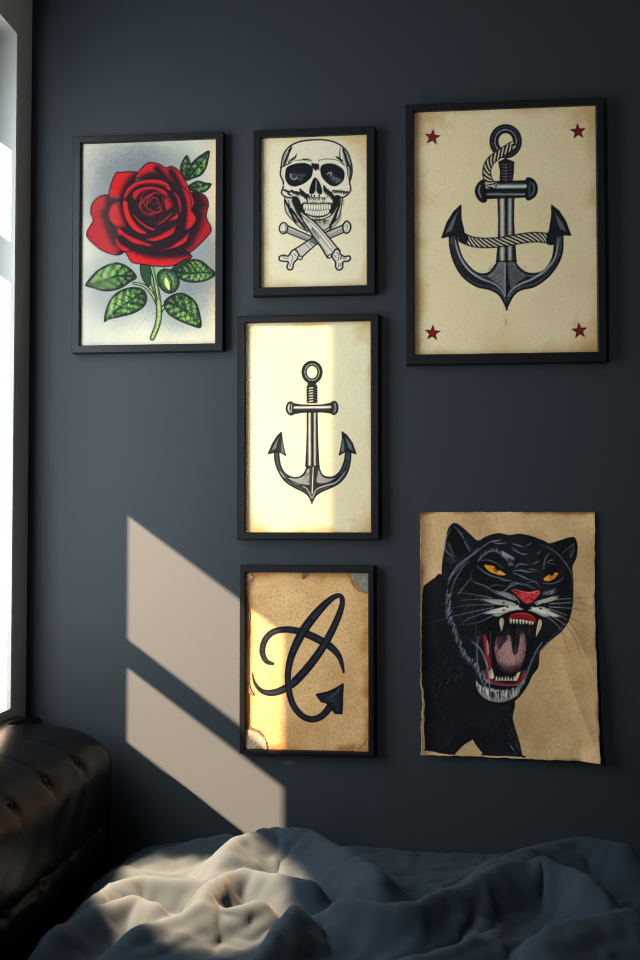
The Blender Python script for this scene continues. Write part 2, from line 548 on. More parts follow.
# ---- red rose
def paint_rose(px, py):
    D = Drawing(px, py, (196, 191, 173))
    q = at(60, 120, 3.5556)
    g7 = at(110, 185, 7.11)
    INK = (38, 12, 22)
    rng = random.Random(5)
    # toned right margin and blue-grey airbrushed halo with stipple
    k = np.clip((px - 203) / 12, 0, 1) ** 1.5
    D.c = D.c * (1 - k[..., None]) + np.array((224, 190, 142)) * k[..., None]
    k = np.clip((py - 300) / 45, 0, 1) * np.clip((px - 95) / 90, 0, 1) * 0.8  # warm glow of light at lower right, painted into the paper colour
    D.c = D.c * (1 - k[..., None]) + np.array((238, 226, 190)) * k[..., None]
    grain = fbm(px * 1.7, py * 1.7, 30, 2)
    for (cx, cy, rx, ry, a) in ((128, 195, 50, 62, 1.25), (160, 172, 44, 34, .8), (118, 285, 40, 44, .8), (198, 262, 30, 50, 1.0), (168, 296, 30, 40, .7),
                                (190, 316, 24, 20, .35)):
        r = np.hypot((px - cx) / rx, (py - cy) / ry) + grain * .30
        k = np.clip(np.clip(1.15 - r, 0, .6) * a, 0, .75)
        D.c = D.c * (1 - k[..., None]) + np.array((98, 105, 112)) * k[..., None]
    D.line([(93.5, 143), (93, 346)], .7, (168, 172, 166), alpha=.7)

    # ---- stem and leaves
    GL, GM, GD = (186, 200, 112), (108, 146, 74), (26, 54, 38)
    def leaf(outline, rib, veins=6, dark=.35, tint=1.0):
        o = spline(outline, True)
        r = spline(rib)
        def sh(x, y, dep):
            d, t = D.near(x, y, r)
            # side of the rib
            i = np.clip((t * (len(r) - 1)).astype(int), 0, len(r) - 2)
            tx, ty = r[i + 1][..., 0] - r[i][..., 0], r[i + 1][..., 1] - r[i][..., 1]
            side = np.sign(tx * (y - r[i][..., 1]) - ty * (x - r[i][..., 0]))
            ph = (t * veins - d * .055 * veins / 3) * math.pi * 2
            band = 0.5 + 0.5 * np.cos(ph + (side > 0) * .8)
            k = np.clip(0.34 + .34 * band * np.clip(d / 2, 0.3, 1) - np.clip(1.7 - dep * .7, 0, 1) * .42 - dark * np.clip(t - .45, 0, 1) * 1.6 - .12 * (side > 0), 0, 1)
            k = np.clip(k + .42 * fbm(x * .8, y * .8, 33, 3), 0, 1)
            base = mixc(GD, GM, np.clip(k * 2, 0, 1))
            kk = np.clip(k * 2 - 1, 0, 1)[..., None] * tint
            return base * (1 - kk) + np.array(GL, float) * kk
        D.fill(outline, GM, shade=sh, line=(20, 38, 30), lw=.45)
        D.line(rib, [.5, 1.1], (22, 42, 32))
        n = len(r)
        for v in range(1, veins + 1):
            f = v / (veins + 1)
            i = int(f * (n - 1))
            b = r[i]
            tg = r[min(i + 1, n - 1)] - r[max(i - 1, 0)]
            tg = -tg / (np.hypot(*tg) + 1e-9)          # veins sweep towards the tip
            for sd in (1, -1):
                nrm = np.array((-tg[1], tg[0])) * sd
                L = 2.0
                while L < 14 and D.inside(np.array([b[0] + (tg[0] * .8 + nrm[0]) * L]), np.array([b[1] + (tg[1] * .8 + nrm[1]) * L]), o)[0]:
                    L += .5
                m = b + (tg * .35 + nrm * .62) * L
                e = b + (tg * .8 + nrm) * (L - .8)
                D.line([tuple(b), tuple(m), tuple(e)], [.9, .5], (26, 50, 34), alpha=.85)
    # (tip first, then the stalk end of the rib)
    leaf(q((450, 126), (462, 150), (470, 172), (466, 198), (446, 210), (430, 190), (430, 160)), q((450, 126), (452, 165), (446, 212)), 4)
    leaf(q((530, 110), (527, 140), (519, 170), (500, 196), (470, 208), (450, 213), (456, 180), (472, 150), (500, 126)), q((530, 110), (500, 155), (450, 213)), 5)
    leaf(q((538, 228), (515, 223), (490, 217), (462, 230), (455, 242), (478, 256), (505, 257), (522, 250)), q((538, 228), (500, 236), (456, 243)), 4)
    leaf(q((90, 588), (108, 562), (125, 542), (165, 517), (205, 508), (245, 525), (272, 558), (250, 575), (210, 600), (160, 608), (120, 597)),
         q((90, 588), (150, 573), (210, 553), (270, 557)), 6)
    leaf(q((158, 715), (165, 670), (190, 625), (235, 599), (285, 598), (308, 625), (300, 660), (265, 685), (210, 700), (175, 708)),
         q((158, 715), (205, 672), (258, 636), (300, 608)), 6)
    # stalks
    def stalk(pts, w):
        D.line(pts, [v + 1.2 for v in w], (22, 40, 30))
        D.line(pts, w, GM, shade=lambda x, y, d, t, h: mixc((176, 190, 118), (62, 96, 54), np.clip(d / (h + .01) + fbm(x, y, 41, 2) * .5, 0, 1)))
    stalk(q((262, 580), (300, 590), (330, 622), (348, 660)), [1.6, 2.2, 2.6])
    stalk(q((400, 632), (372, 660), (352, 690)), [1.8, 2.4, 3.0])
    stalk(q((318, 500), (328, 555), (343, 610), (350, 650), (352, 690), (346, 730), (328, 775)), [8.5, 7.2, 5.2, 4.6, 5.0, 4.6, 4.2])
    D.line(q((318, 515), (330, 560), (345, 640)), 1.2, (24, 46, 34))
    D.line(q((338, 515), (345, 570), (352, 640)), .9, (70, 104, 60))
    D.fill(q((290, 505), (286, 540), (298, 572), (316, 592), (322, 560), (318, 510)), (44, 84, 52), line=(18, 36, 28), lw=.5)
    D.fill(q((333, 515), (340, 560), (350, 590), (358, 550), (372, 518)), (128, 152, 120), alpha=.85, line=(30, 52, 40), lw=.35)
    leaf(q((553, 548), (530, 524), (500, 500), (465, 497), (430, 514), (406, 545), (440, 571), (480, 577), (520, 570)),
         q((553, 548), (510, 542), (465, 546), (406, 540)), 7)
    leaf(q((500, 737), (497, 690), (480, 645), (440, 617), (400, 622), (371, 648), (380, 682), (410, 706), (460, 728)),
         q((500, 737), (475, 702), (430, 668), (371, 646)), 6)
    # rolled bud leaf
    D.fill(q((348, 545), (372, 530), (408, 540), (424, 575), (412, 606), (386, 616), (360, 600), (348, 572)), (66, 100, 58), line=(20, 38, 28), lw=.5,
           shade=lambda x, y, d: mixc((30, 58, 40), (110, 146, 82), np.clip(d / 7 + fbm(x * 1.2, y * 1.2, 44, 2) * .6, 0, 1)))
    D.fill(q((374, 556), (388, 575), (393, 606), (380, 600), (370, 580)), (198, 208, 118), line=(34, 58, 36), lw=.3)
    D.line(q((380, 548), (396, 575), (392, 608)), 1.3, (22, 42, 30))
    D.fill(q((395, 532), (430, 502), (470, 484), (440, 515), (410, 535)), (36, 70, 48), line=(18, 36, 28), lw=.4)

    # ---- petals: red with hatched dark recesses
    RED, DRK = (214, 20, 28), (44, 10, 26)
    def petal(outline, dark=(), reach=8.0, base=RED, rim=.55, hl=None):
        darks = [spline(d) for d in dark]
        o = spline(outline, True)
        def sh(x, y, dep):
            k = np.zeros_like(x)
            for dl in darks:
                d, t = D.near(x, y, dl)
                ang = np.arctan2(y - 204, x - 152)
                h = .5 + .5 * np.sin(ang * 150 + 3 * fbm(x * .6, y * .6, 50, 2))
                r = reach * (0.80 + .34 * h)
                k = np.maximum(k, np.clip(1.25 - d / r, 0, 1))
            n = fbm(x * .9, y * .9, 51, 3)
            c = mixc(base, DRK, np.clip(k ** 1.1 + n * .10, 0, .97))
            m = np.clip(1 - dep / 2.2, 0, 1) * (1 - k) * .0
            return c
        D.fill(outline, base, shade=sh, line=INK, lw=rim)
    # outer petals
    petal(q((178, 272), (142, 271), (115, 298), (109, 330), (118, 358), (97, 393), (97, 416), (120, 441), (150, 464), (190, 478), (218, 476), (246, 446), (235, 400), (205, 370), (190, 320)),
          [q((182, 275), (185, 330), (200, 390), (230, 430), (225, 474)), q((165, 330), (178, 370), (200, 430))], 7.5, (196, 20, 30))
    petal(q((463, 262), (488, 260), (514, 268), (528, 298), (520, 345), (538, 388), (520, 417), (482, 455), (455, 474), (428, 482), (420, 440), (445, 400), (455, 340), (460, 300)),
          [q((466, 268), (482, 310), (480, 360), (450, 410), (425, 470)), q((490, 330), (480, 380), (450, 440)), q((475, 262), (500, 300))], 8.0, (190, 20, 30))
    petal(q((216, 186), (199, 189), (184, 222), (174, 260), (175, 291), (215, 288), (240, 262), (262, 220), (286, 194), (262, 184)),
          [q((280, 196), (250, 225), (232, 262), (215, 290), (180, 292))], 6.5)
    petal(q((268, 207), (290, 172), (315, 152), (350, 156), (375, 170), (400, 165), (428, 187), (448, 222), (464, 258), (478, 290), (470, 318), (484, 350), (462, 375), (436, 388), (405, 392), (415, 340), (420, 290), (390, 235), (330, 205)),
          [q((285, 215), (330, 196), (375, 215), (405, 250), (428, 300), (424, 360)), q((345, 175), (380, 215), (410, 232)), q((395, 185), (425, 240), (440, 290))], 5.0)
    D.fill(q((205, 330), (225, 270), (280, 215), (380, 215), (440, 280), (470, 360), (460, 430), (430, 465), (340, 478), (260, 455), (215, 420)), DRK)
    petal(q((200, 428), (222, 452), (240, 482), (258, 506), (300, 514), (350, 520), (400, 518), (440, 498), (468, 486), (440, 462), (380, 470), (320, 462), (260, 440), (224, 418)),
          [q((215, 420), (260, 452), (330, 475), (400, 476), (455, 470))], 6.0)
    petal(q((206, 291), (181, 304), (172, 334), (180, 362), (202, 380), (228, 392), (250, 380), (238, 340), (226, 302)),
          [q((222, 296), (232, 335), (246, 380), (225, 392))], 6.0, (204, 22, 30))
    # dark well under the inner cup
    D.fill(q((232, 262), (262, 222), (310, 205), (370, 212), (410, 250), (432, 300), (428, 350), (405, 390), (350, 420), (290, 415), (244, 385), (225, 335)), DRK)
    # lower front petals
    petal(g7((48, 298), (75, 312), (120, 348), (180, 378), (240, 402), (306, 428), (240, 440), (165, 425), (100, 388), (56, 345)), [g7((80, 365), (160, 420), (250, 438))], 2.2)
    petal(g7((34, 388), (62, 384), (110, 420), (165, 452), (140, 470), (90, 470), (50, 430)), [g7((70, 400), (130, 440), (180, 470))], 2.4)
    petal(g7((296, 458), (380, 438), (455, 405), (520, 358), (560, 335), (558, 370), (535, 410), (480, 440), (400, 462), (330, 468)), [g7((300, 460), (400, 445), (470, 405), (545, 345))], 2.0, (222, 22, 30))
    petal(g7((235, 378), (300, 352), (370, 322), (430, 286), (488, 252), (496, 285), (462, 335), (395, 378), (310, 402)), [g7((240, 378), (330, 352), (430, 300), (490, 255)), g7((470, 330), (480, 280))], 2.8)
    # cup rims
    petal(g7((480, -4), (545, 40), (576, 110), (576, 172), (612, 228), (598, 280), (545, 322), (512, 318), (528, 250), (528, 180), (508, 100)),
          [g7((492, 20), (522, 100), (532, 190), (520, 315))], 4.0, (216, 22, 30))
    petal(g7((95, 100), (90, 160), (108, 235), (150, 302), (205, 342), (262, 348), (240, 318), (188, 268), (148, 210), (130, 150), (118, 105)), [g7((135, 160), (165, 240), (230, 315))], 1.8, (222, 24, 30))
    petal(g7((132, 148), (155, 190), (200, 238), (262, 286), (330, 316), (290, 322), (225, 282), (168, 226)), [], 3, (206, 24, 32))
    petal(g7((95, 102), (105, 50), (140, 5), (205, -30), (290, -42), (372, -35), (420, 0), (432, 45), (380, 20), (300, 2), (220, 10), (160, 45), (122, 105)),
          [g7((120, 100), (165, 40), (225, 8), (305, 0), (385, 18))], 2.8)
    petal(g7((438, 42), (478, 62), (505, 112), (510, 180), (492, 216), (482, 160), (462, 105)), [g7((445, 60), (470, 115), (486, 190))], 2.2, (176, 20, 36))
    petal(g7((160, 90), (165, 50), (215, 20), (280, 8), (350, 18), (400, 45), (425, 95), (430, 150), (405, 190), (388, 150), (380, 95), (335, 55), (270, 45), (215, 70), (190, 110)),
          [g7((200, 95), (240, 55), (320, 48), (380, 90))], 2.8, (198, 22, 30))
    petal(g7((308, 276), (352, 244), (408, 205), (452, 165), (442, 205), (405, 246), (345, 286)), [g7((320, 280), (380, 240), (445, 180))], 1.6, (214, 24, 30))
    petal(g7((385, 270), (435, 228), (474, 182), (486, 232), (440, 255)), [g7((400, 262), (450, 220), (478, 195))], 1.6, (216, 22, 28))
    # centre whorl
    def whorl(cx, cy, rx, ry, a0, a1, w0, w1, col, rot=0.0):
        n = 12
        P = []
        ox, oy, sq = rng.uniform(-.9, .9), rng.uniform(-.9, .9), rng.uniform(.86, 1.1)
        for k in range(n + 1):
            a = math.radians(a0 + (a1 - a0) * k / n)
            f = 1 + .10 * math.sin(3 * a + rx) + .06 * math.sin(5 * a + ry)
            P.append((cx + ox + rx * f * math.cos(a) * sq, cy + oy + ry * f * math.sin(a) / sq))
        W = [w0 + (w1 - w0) * math.sin(math.pi * min(1, (k / n) * 1.15)) for k in range(n + 1)]
        D.line(P, [v + .7 for v in W], INK)
        D.line(P, W, col, shade=lambda x, y, d, t, h: mixc(col, DRK, np.clip(.15 + .5 * fbm(x * 1.4, y * 1.4, 57, 2) + .7 * np.abs(t - .45) ** 1.5, 0, 1)))
    C0 = g7((312, 128))[0]
    for rx, ry, a0, a1, w, col in ((14.2, 12.4, 95, 250, 2.6, (196, 24, 32)), (14.2, 12.0, -70, 60, 2.4, (176, 20, 34)), (13.0, 12.2, 40, 150, 2.6, (170, 18, 34)),
                                   (10.4, 9.6, 150, 330, 2.2, (208, 30, 34)), (10.2, 9.2, 20, 140, 2.3, (190, 26, 34)), (9.6, 9.0, -40, 30, 1.6, (150, 18, 34)),
                                   (7.0, 6.6, 100, 300, 1.7, (196, 34, 38)), (6.8, 6.2, -50, 80, 1.6, (168, 24, 36)), (4.2, 4.4, 160, 400, 1.3, (190, 34, 40)), (2.0, 2.4, 0, 220, 1.0, (176, 30, 38))):
        whorl(C0[0], C0[1], rx, ry, a0, a1, .5, w, col)
    D.fill([(C0[0] - 2, C0[1] + 2), (C0[0] + 3, C0[1] + 2.5), (C0[0] + 2, C0[1] + 5), (C0[0] - 2, C0[1] + 5)], (20, 8, 18))
    # hatching lines on the big petals
    for _ in range(150):
        a = rng.uniform(0, 2 * math.pi)
        r0 = rng.uniform(36, 52)
        L = rng.uniform(3, 8)
        x0, y0 = 152 + r0 * math.cos(a) * 1.05, 210 + r0 * math.sin(a) * .86
        if 150 < math.degrees(a) < 200 or -10 < math.degrees(a) < 40 or 320 < math.degrees(a) < 360 or 40 < math.degrees(a) < 140:
            D.line([(x0, y0), (x0 + L * math.cos(a), y0 + L * math.sin(a) * .9)], [.7, .2], (70, 8, 24), alpha=.55, smooth=False)
    return D.c

# ---- skull and crossed bones
INKB = (27, 29, 38)
def paint_skull(px, py):
    D = Drawing(px, py, (235, 219, 184))
    D.paper_age((260.5, 367, 137, 287), (212, 170, 116), (226, 206, 164), 9, 61, .55)
    k = np.clip((px - 340) / 27, 0, 1) * np.clip((160 - py) / 26, 0, 1)
    D.c = D.c * (1 - .55 * k[..., None]) + np.array((214, 168, 104)) * .55 * k[..., None]
    q = at(270, 130, 7.11)
    b = at(270, 200, 7.11)
    CR, MID = (228, 216, 188), (140, 135, 128)
    def hatch(x0, y0, x1, y1, n, dx, dy, w=.45, col=INKB, alpha=.8, f=q, jit=4, seed=1):
        r = random.Random(seed)
        n = int(n * 1.7)
        for k in range(n):
            t = k / max(n - 1, 1)
            x, y = x0 + (x1 - x0) * t + r.uniform(-jit, jit), y0 + (y1 - y0) * t + r.uniform(-jit, jit)
            s = r.uniform(.6, 1.1)
            D.line(f((x, y), (x + dx * s * .5 + r.uniform(-3, 3), y + dy * s * .5), (x + dx * s, y + dy * s)), [w * 1.9, w * 1.3, w * .5], col, alpha=min(1, alpha * 1.2))
    # jaw
    D.fill(q((110, 470), (104, 530), (118, 590), (160, 640), (210, 690), (260, 715), (330, 722), (400, 705), (450, 660), (492, 612), (508, 540), (512, 470), (440, 600), (330, 640), (220, 610), (160, 480)), (196, 186, 166), line=INKB, lw=.5)
    hatch(118, 520, 245, 690, 26, 26, 46, .7, seed=2)
    hatch(106, 500, 175, 640, 22, 18, 36, .7, seed=3)
    hatch(500, 520, 430, 690, 22, -16, 40, .6, seed=4)
    hatch(500, 500, 460, 640, 14, -12, 40, .5, seed=5)
    D.fill(q((440, 690), (480, 630), (505, 580), (500, 640), (440, 705), (380, 722)), (92, 94, 100), alpha=.6)
    hatch(270, 628, 410, 640, 16, 2, 40, .4, seed=6)
    D.line(q((512, 505), (522, 500), (526, 520), (516, 530), (510, 520)), .5, INKB)
    D.line(q((160, 500), (200, 590), (250, 660)), [2.2, 3.0, 1.0], INKB, alpha=.8)
    D.line(q((132, 500), (150, 590), (200, 660)), [.6, 1.4, .6], INKB)
    D.line(q((490, 520), (470, 600), (420, 680)), [.8, 1.6, .6], INKB)
    # cranium
    D.fill(q((78, 275), (92, 185), (130, 125), (200, 86), (300, 70), (400, 72), (480, 95), (546, 150), (576, 228), (584, 290), (576, 340), (566, 372), (574, 425), (548, 462), (512, 480),
             (470, 468), (452, 520), (420, 580), (330, 600), (245, 585), (212, 520), (190, 478), (150, 482), (110, 474), (82, 448), (95, 400), (92, 362), (74, 320)), CR, line=INKB, lw=.75)
    # shading planes of the skull
    D.fill(q((92, 190), (120, 150), (160, 120), (135, 170), (120, 240), (95, 262)), (96, 96, 104), alpha=.55)
    hatch(98, 250, 140, 140, 14, 26, -44, .6, seed=7)
    hatch(130, 240, 185, 190, 8, 10, -30, .5, seed=8)
    D.fill(q((515, 120), (552, 165), (574, 240), (580, 300), (560, 300), (536, 240), (520, 190)), (92, 94, 104), alpha=.6)
    hatch(520, 130, 560, 260, 16, 10, 40, .6, seed=9)
    D.line(q((500, 120), (496, 170), (505, 225), (530, 250)), [.5, 1.2, .8], INKB)
    hatch(470, 190, 510, 215, 8, 12, 14, .6, seed=10)
    D.fill(q((540, 250), (575, 250), (580, 320), (566, 368), (552, 330), (548, 280)), (44, 46, 56), alpha=.85)
    D.line(q((556, 262), (562, 300), (556, 340)), 1.2, (180, 174, 158))
    D.line(q((75, 268), (110, 250), (150, 232), (170, 205)), [1.4, .8, .4], INKB)
    # brows
    D.line(q((175, 218), (225, 212), (280, 205)), [.4, .9, .5], INKB)
    D.line(q((345, 215), (400, 206), (470, 212), (530, 240)), [.6, .7, .4], INKB)
    hatch(240, 205, 290, 212, 6, -10, 10, .5, seed=11)
    hatch(300, 240, 345, 250, 9, 6, 40, .8, seed=12)
    D.fill(q((303, 250), (322, 262), (345, 240), (350, 215), (340, 262), (326, 290), (310, 275)), INKB, alpha=.85)
    # eye sockets
    for P in (((113, 305), (126, 266), (185, 242), (255, 240), (298, 268), (292, 328), (255, 368), (185, 396), (138, 386), (114, 348)),
              ((362, 272), (388, 246), (450, 244), (508, 274), (526, 312), (514, 362), (462, 396), (405, 376), (372, 330))):
        D.fill(q(*P), (24, 26, 36), line=(18, 19, 27), lw=.6)
    for s, (x0, y0, x1, y1) in enumerate(((140, 330, 230, 360), (150, 320, 250, 330), (410, 310, 500, 370), (420, 330, 490, 372))):
        hatch(x0, y0, x1, y1, 12, 14, -20, .6, (112, 114, 120), .38, seed=20 + s)
    D.line(q((145, 312), (150, 340), (175, 352), (190, 335)), 1.2, (190, 186, 172), alpha=.8)
    D.line(q((405, 315), (430, 300), (438, 318)), 1.1, (190, 186, 172), alpha=.8)
    D.fill(q((420, 350), (470, 335), (508, 350), (470, 384)), (120, 120, 124), alpha=.4)
    # rims of light under the sockets
    D.line(q((100, 392), (160, 418), (230, 400), (290, 350)), 1.8, (236, 225, 200), alpha=.8)
    D.line(q((372, 350), (430, 402), (500, 408), (560, 400)), 1.8, (236, 225, 200), alpha=.8)
    # nose
    D.fill(q((318, 338), (340, 352), (362, 395), (372, 440), (362, 458), (338, 448), (326, 425), (314, 448), (292, 456), (278, 442), (286, 400), (302, 358)), (22, 23, 32))
    D.line(q((330, 352), (328, 392), (326, 440)), [.5, 1.3, .9], (176, 170, 156), alpha=.85)
    for x in (292, 314, 348):
        D.fill(q((x, 458), (x + 7, 464), (x + 4, 474), (x - 4, 470)), INKB)
    # cheeks
    D.fill(q((165, 470), (205, 486), (222, 530), (248, 586), (232, 612), (190, 560), (160, 500)), (26, 28, 38))
    D.fill(q((498, 466), (458, 470), (444, 520), (424, 570), (436, 596), (470, 550), (492, 500)), (26, 28, 38))
    hatch(150, 430, 275, 460, 20, 20, 34, .6, seed=13)
    hatch(215, 420, 262, 470, 12, 10, 44, .8, seed=14)
    hatch(380, 400, 455, 470, 18, -2, 44, .7, seed=15)
    hatch(450, 430, 555, 440, 14, -12, 20, .6, seed=16)
    hatch(100, 420, 140, 460, 8, 26, 10, .6, seed=17)
    hatch(285, 478, 400, 480, 14, 2, 26, .4, seed=18)
    D.line(q((98, 428), (150, 438), (200, 446)), [1.2, .5], INKB)
    # teeth
    D.fill(q((222, 528), (262, 524), (330, 530), (400, 524), (442, 528), (432, 585), (398, 606), (330, 614), (262, 604), (236, 580)), (40, 40, 48))
    for row, (ya, yb, n) in enumerate(((526, 560, 11), (566, 602, 10))):
        for k in range(n):
            t = (k + .5) / n
            x = 236 + 196 * t if row == 0 else 248 + 172 * t
            bow = 10 * math.sin(math.pi * t) * (1 if row else .6)
            w = 7.0
            D.fill(q((x - w, ya + bow), (x + w, ya + bow), (x + w * .9, yb + bow), (x - w * .9, yb + bow)), (226, 214, 190), soft=.3)
    D.line(q((228, 522), (262, 520), (330, 526), (400, 520), (440, 522)), .6, INKB, alpha=.8)
    hatch(232, 522, 436, 524, 18, 0, -16, .5, seed=19)
    D.line(q((250, 592), (290, 610), (335, 618), (390, 610), (420, 592)), [1.0, 1.8, 1.0], INKB)
    # bones
    def shaft(pts, shade_side, seed, lines=5):
        D.fill(b(*pts), (212, 203, 182), line=INKB, lw=.65, smooth=False)
        P = np.array(b(*pts))
        a0, a1, c1, c0 = P[0], P[1], P[2], P[3]
        for k in range(1, lines + 1):
            t = k / (lines + 1)
            t = t ** (1.6 if shade_side else .6)
            p, r = a0 + (c0 - a0) * t, a1 + (c1 - a1) * t
            D.line([tuple(p), tuple(r)], [.8 if (t > .5) == bool(shade_side) else .4] * 2, (60, 62, 70), smooth=False, alpha=.75)
    shaft(((120, 180), (300, 262), (288, 300), (108, 228)), 1, 1)
    D.fill(b((96, 160), (122, 178), (124, 210), (104, 238), (78, 232), (66, 206), (74, 176)), (220, 210, 188), line=INKB, lw=.7)
    D.line(b((106, 175), (114, 205), (100, 232)), .9, (96, 96, 100)); D.line(b((84, 222), (100, 228)), 1.2, (110, 108, 108))
    shaft(((522, 176), (390, 232), (415, 276), (534, 226)), 1, 2)
    D.fill(b((544, 150), (568, 166), (574, 196), (562, 226), (538, 236), (520, 212), (520, 176)), (220, 210, 188), line=INKB, lw=.8)
    D.line(b((545, 170), (550, 195), (542, 220)), .7, (110, 108, 108)); D.line(b((530, 190), (560, 182)), .5, (110, 108, 108))
    shaft(((310, 262), (345, 300), (212, 420), (160, 360)), 0, 3, 7)
    D.fill(b((330, 270), (300, 268), (280, 296), (330, 320), (350, 300)), (40, 42, 52), alpha=.6)
    D.fill(b((175, 352), (150, 368), (130, 398), (96, 392), (66, 404), (70, 430), (106, 436), (130, 442), (120, 478), (136, 496), (160, 488), (168, 450), (190, 424), (206, 400), (196, 372)), (220, 210, 188), line=INKB, lw=.75)
    for p in (((150, 385), (162, 410), (150, 440)), ((100, 412), (130, 418)), ((170, 380), (186, 400)), ((140, 470), (150, 450)), ((90, 405), (104, 400))):
        D.line(b(*p), .8, (70, 70, 78), alpha=.8)
    D.fill(b((196, 405), (214, 398), (232, 408), (220, 424), (200, 420)), (200, 192, 172), line=INKB, lw=.5)
    # front bone with split end
    D.fill(b((212, 78), (250, 104), (300, 142), (350, 188), (420, 268), (470, 330), (496, 362), (478, 392), (440, 384), (412, 412), (370, 346), (322, 280), (270, 206), (236, 150)), (216, 207, 185), line=INKB, lw=.75)
    for p, w in ((((225, 105), (300, 190), (380, 290), (450, 378)), 1.0), (((260, 130), (340, 205), (430, 312), (474, 366)), .8), (((240, 150), (310, 245), (370, 330), (412, 396)), .9),
                 (((330, 215), (400, 300), (440, 350)), .6), (((300, 205), (350, 275)), 1.6)):
        D.line(b(*p), [w, w * .6], (64, 64, 72), alpha=.85)
    D.line(b((285, 165), (360, 245), (430, 335)), 1.5, (236, 226, 204), alpha=.8)
    D.fill(b((468, 350), (492, 358), (500, 384), (530, 402), (562, 398), (572, 416), (556, 434), (520, 440), (516, 480), (500, 496), (478, 494), (466, 470), (466, 440), (450, 420), (440, 392), (452, 372)), (222, 212, 190), line=INKB, lw=.8)
    for p in (((474, 372), (490, 400), (482, 430)), ((500, 410), (540, 418)), ((490, 450), (486, 480)), ((458, 392), (470, 410)), ((500, 470), (506, 450)), ((508, 398), (500, 420))):
        D.line(b(*p), .9, (66, 66, 74), alpha=.8)
    D.fill(b((410, 398), (430, 388), (436, 404), (420, 414)), (206, 197, 176), line=INKB, lw=.5)
    D.fill(b((218, 508), (228, 504), (230, 514), (220, 517)), (196, 176, 140), alpha=.8)
    return D.c

# ---- anchors
AD, AM, AL = (26, 29, 38), (72, 76, 86), (168, 168, 164)
def rod(D, pts, w, hi=-.35, line=(16, 18, 26), dark=AD, light=(150, 152, 154), lw=1.0, hw=.16, second=.45):
    """drawn round bar: ink outline, dark body, bright streak on one side"""
    D.line(pts, [v + lw for v in np.atleast_1d(w)], line)
    P = spline([p[:2] for p in pts]) if len(pts) > 2 else np.array([p[:2] for p in pts], float)
    def sh(x, y, d, t, h):
        n = len(P) - 1
        i = np.clip((t * n).astype(int), 0, n - 1)
        tx, ty = P[i + 1][..., 0] - P[i][..., 0], P[i + 1][..., 1] - P[i][..., 1]
        L = np.hypot(tx, ty) + 1e-9
        s = (tx * (y - P[i][..., 1]) - ty * (x - P[i][..., 0])) / L / (h + 1e-6)
        k = np.exp(-((s - hi) / hw) ** 2) + .35 * np.exp(-((s - second) / .2) ** 2)
        k = np.clip(k * (0.8 + .5 * fbm(x * .8, y * .8, 70, 2)), 0, 1)
        return mixc(dark, light, k)
    D.line(pts, w, dark, shade=sh)

def rope(D, pts, w, twist, paper=(214, 202, 172)):
    D.line(pts, w + 1.3, (20, 21, 28))
    P = spline([p[:2] for p in pts])
    seg = np.hypot(*np.diff(P, axis=0).T).sum()
    def sh(x, y, d, t, h):
        n = len(P) - 1
        i = np.clip((t * n).astype(int), 0, n - 1)
        tx, ty = P[i + 1][..., 0] - P[i][..., 0], P[i + 1][..., 1] - P[i][..., 1]
        L = np.hypot(tx, ty) + 1e-9
        s = (tx * (y - P[i][..., 1]) - ty * (x - P[i][..., 0])) / L
        ph = (t * seg + s * twist) / 4.6
        f = ph - np.floor(ph)
        k = np.clip((np.abs(f - .5) - .17) / .12, 0, 1)
        e = np.clip(np.abs(s) / (h + .01) - .72, 0, 1) * 1.6
        return mixc(paper, (30, 31, 38), np.clip(k + e, 0, 1))
    D.line(pts, w, paper, shade=sh)

def star(D, cx, cy, r, tilt):
    P = []
    for k in range(10):
        a = math.radians(-90 + 36 * k + tilt)
        rr = r if k % 2 == 0 else r * .40
        P.append((cx + rr * math.cos(a), cy + rr * math.sin(a)))
    def sh(x, y, dep):
        a = np.degrees(np.arctan2(y - cy, x - cx)) + 90 - tilt
        f = np.mod(a, 72)
        return mixc((190, 26, 34), (96, 14, 24), (f > 36) * .8)
    D.fill(P, (176, 24, 32), smooth=False, shade=sh, line=(44, 12, 16), lw=.35)

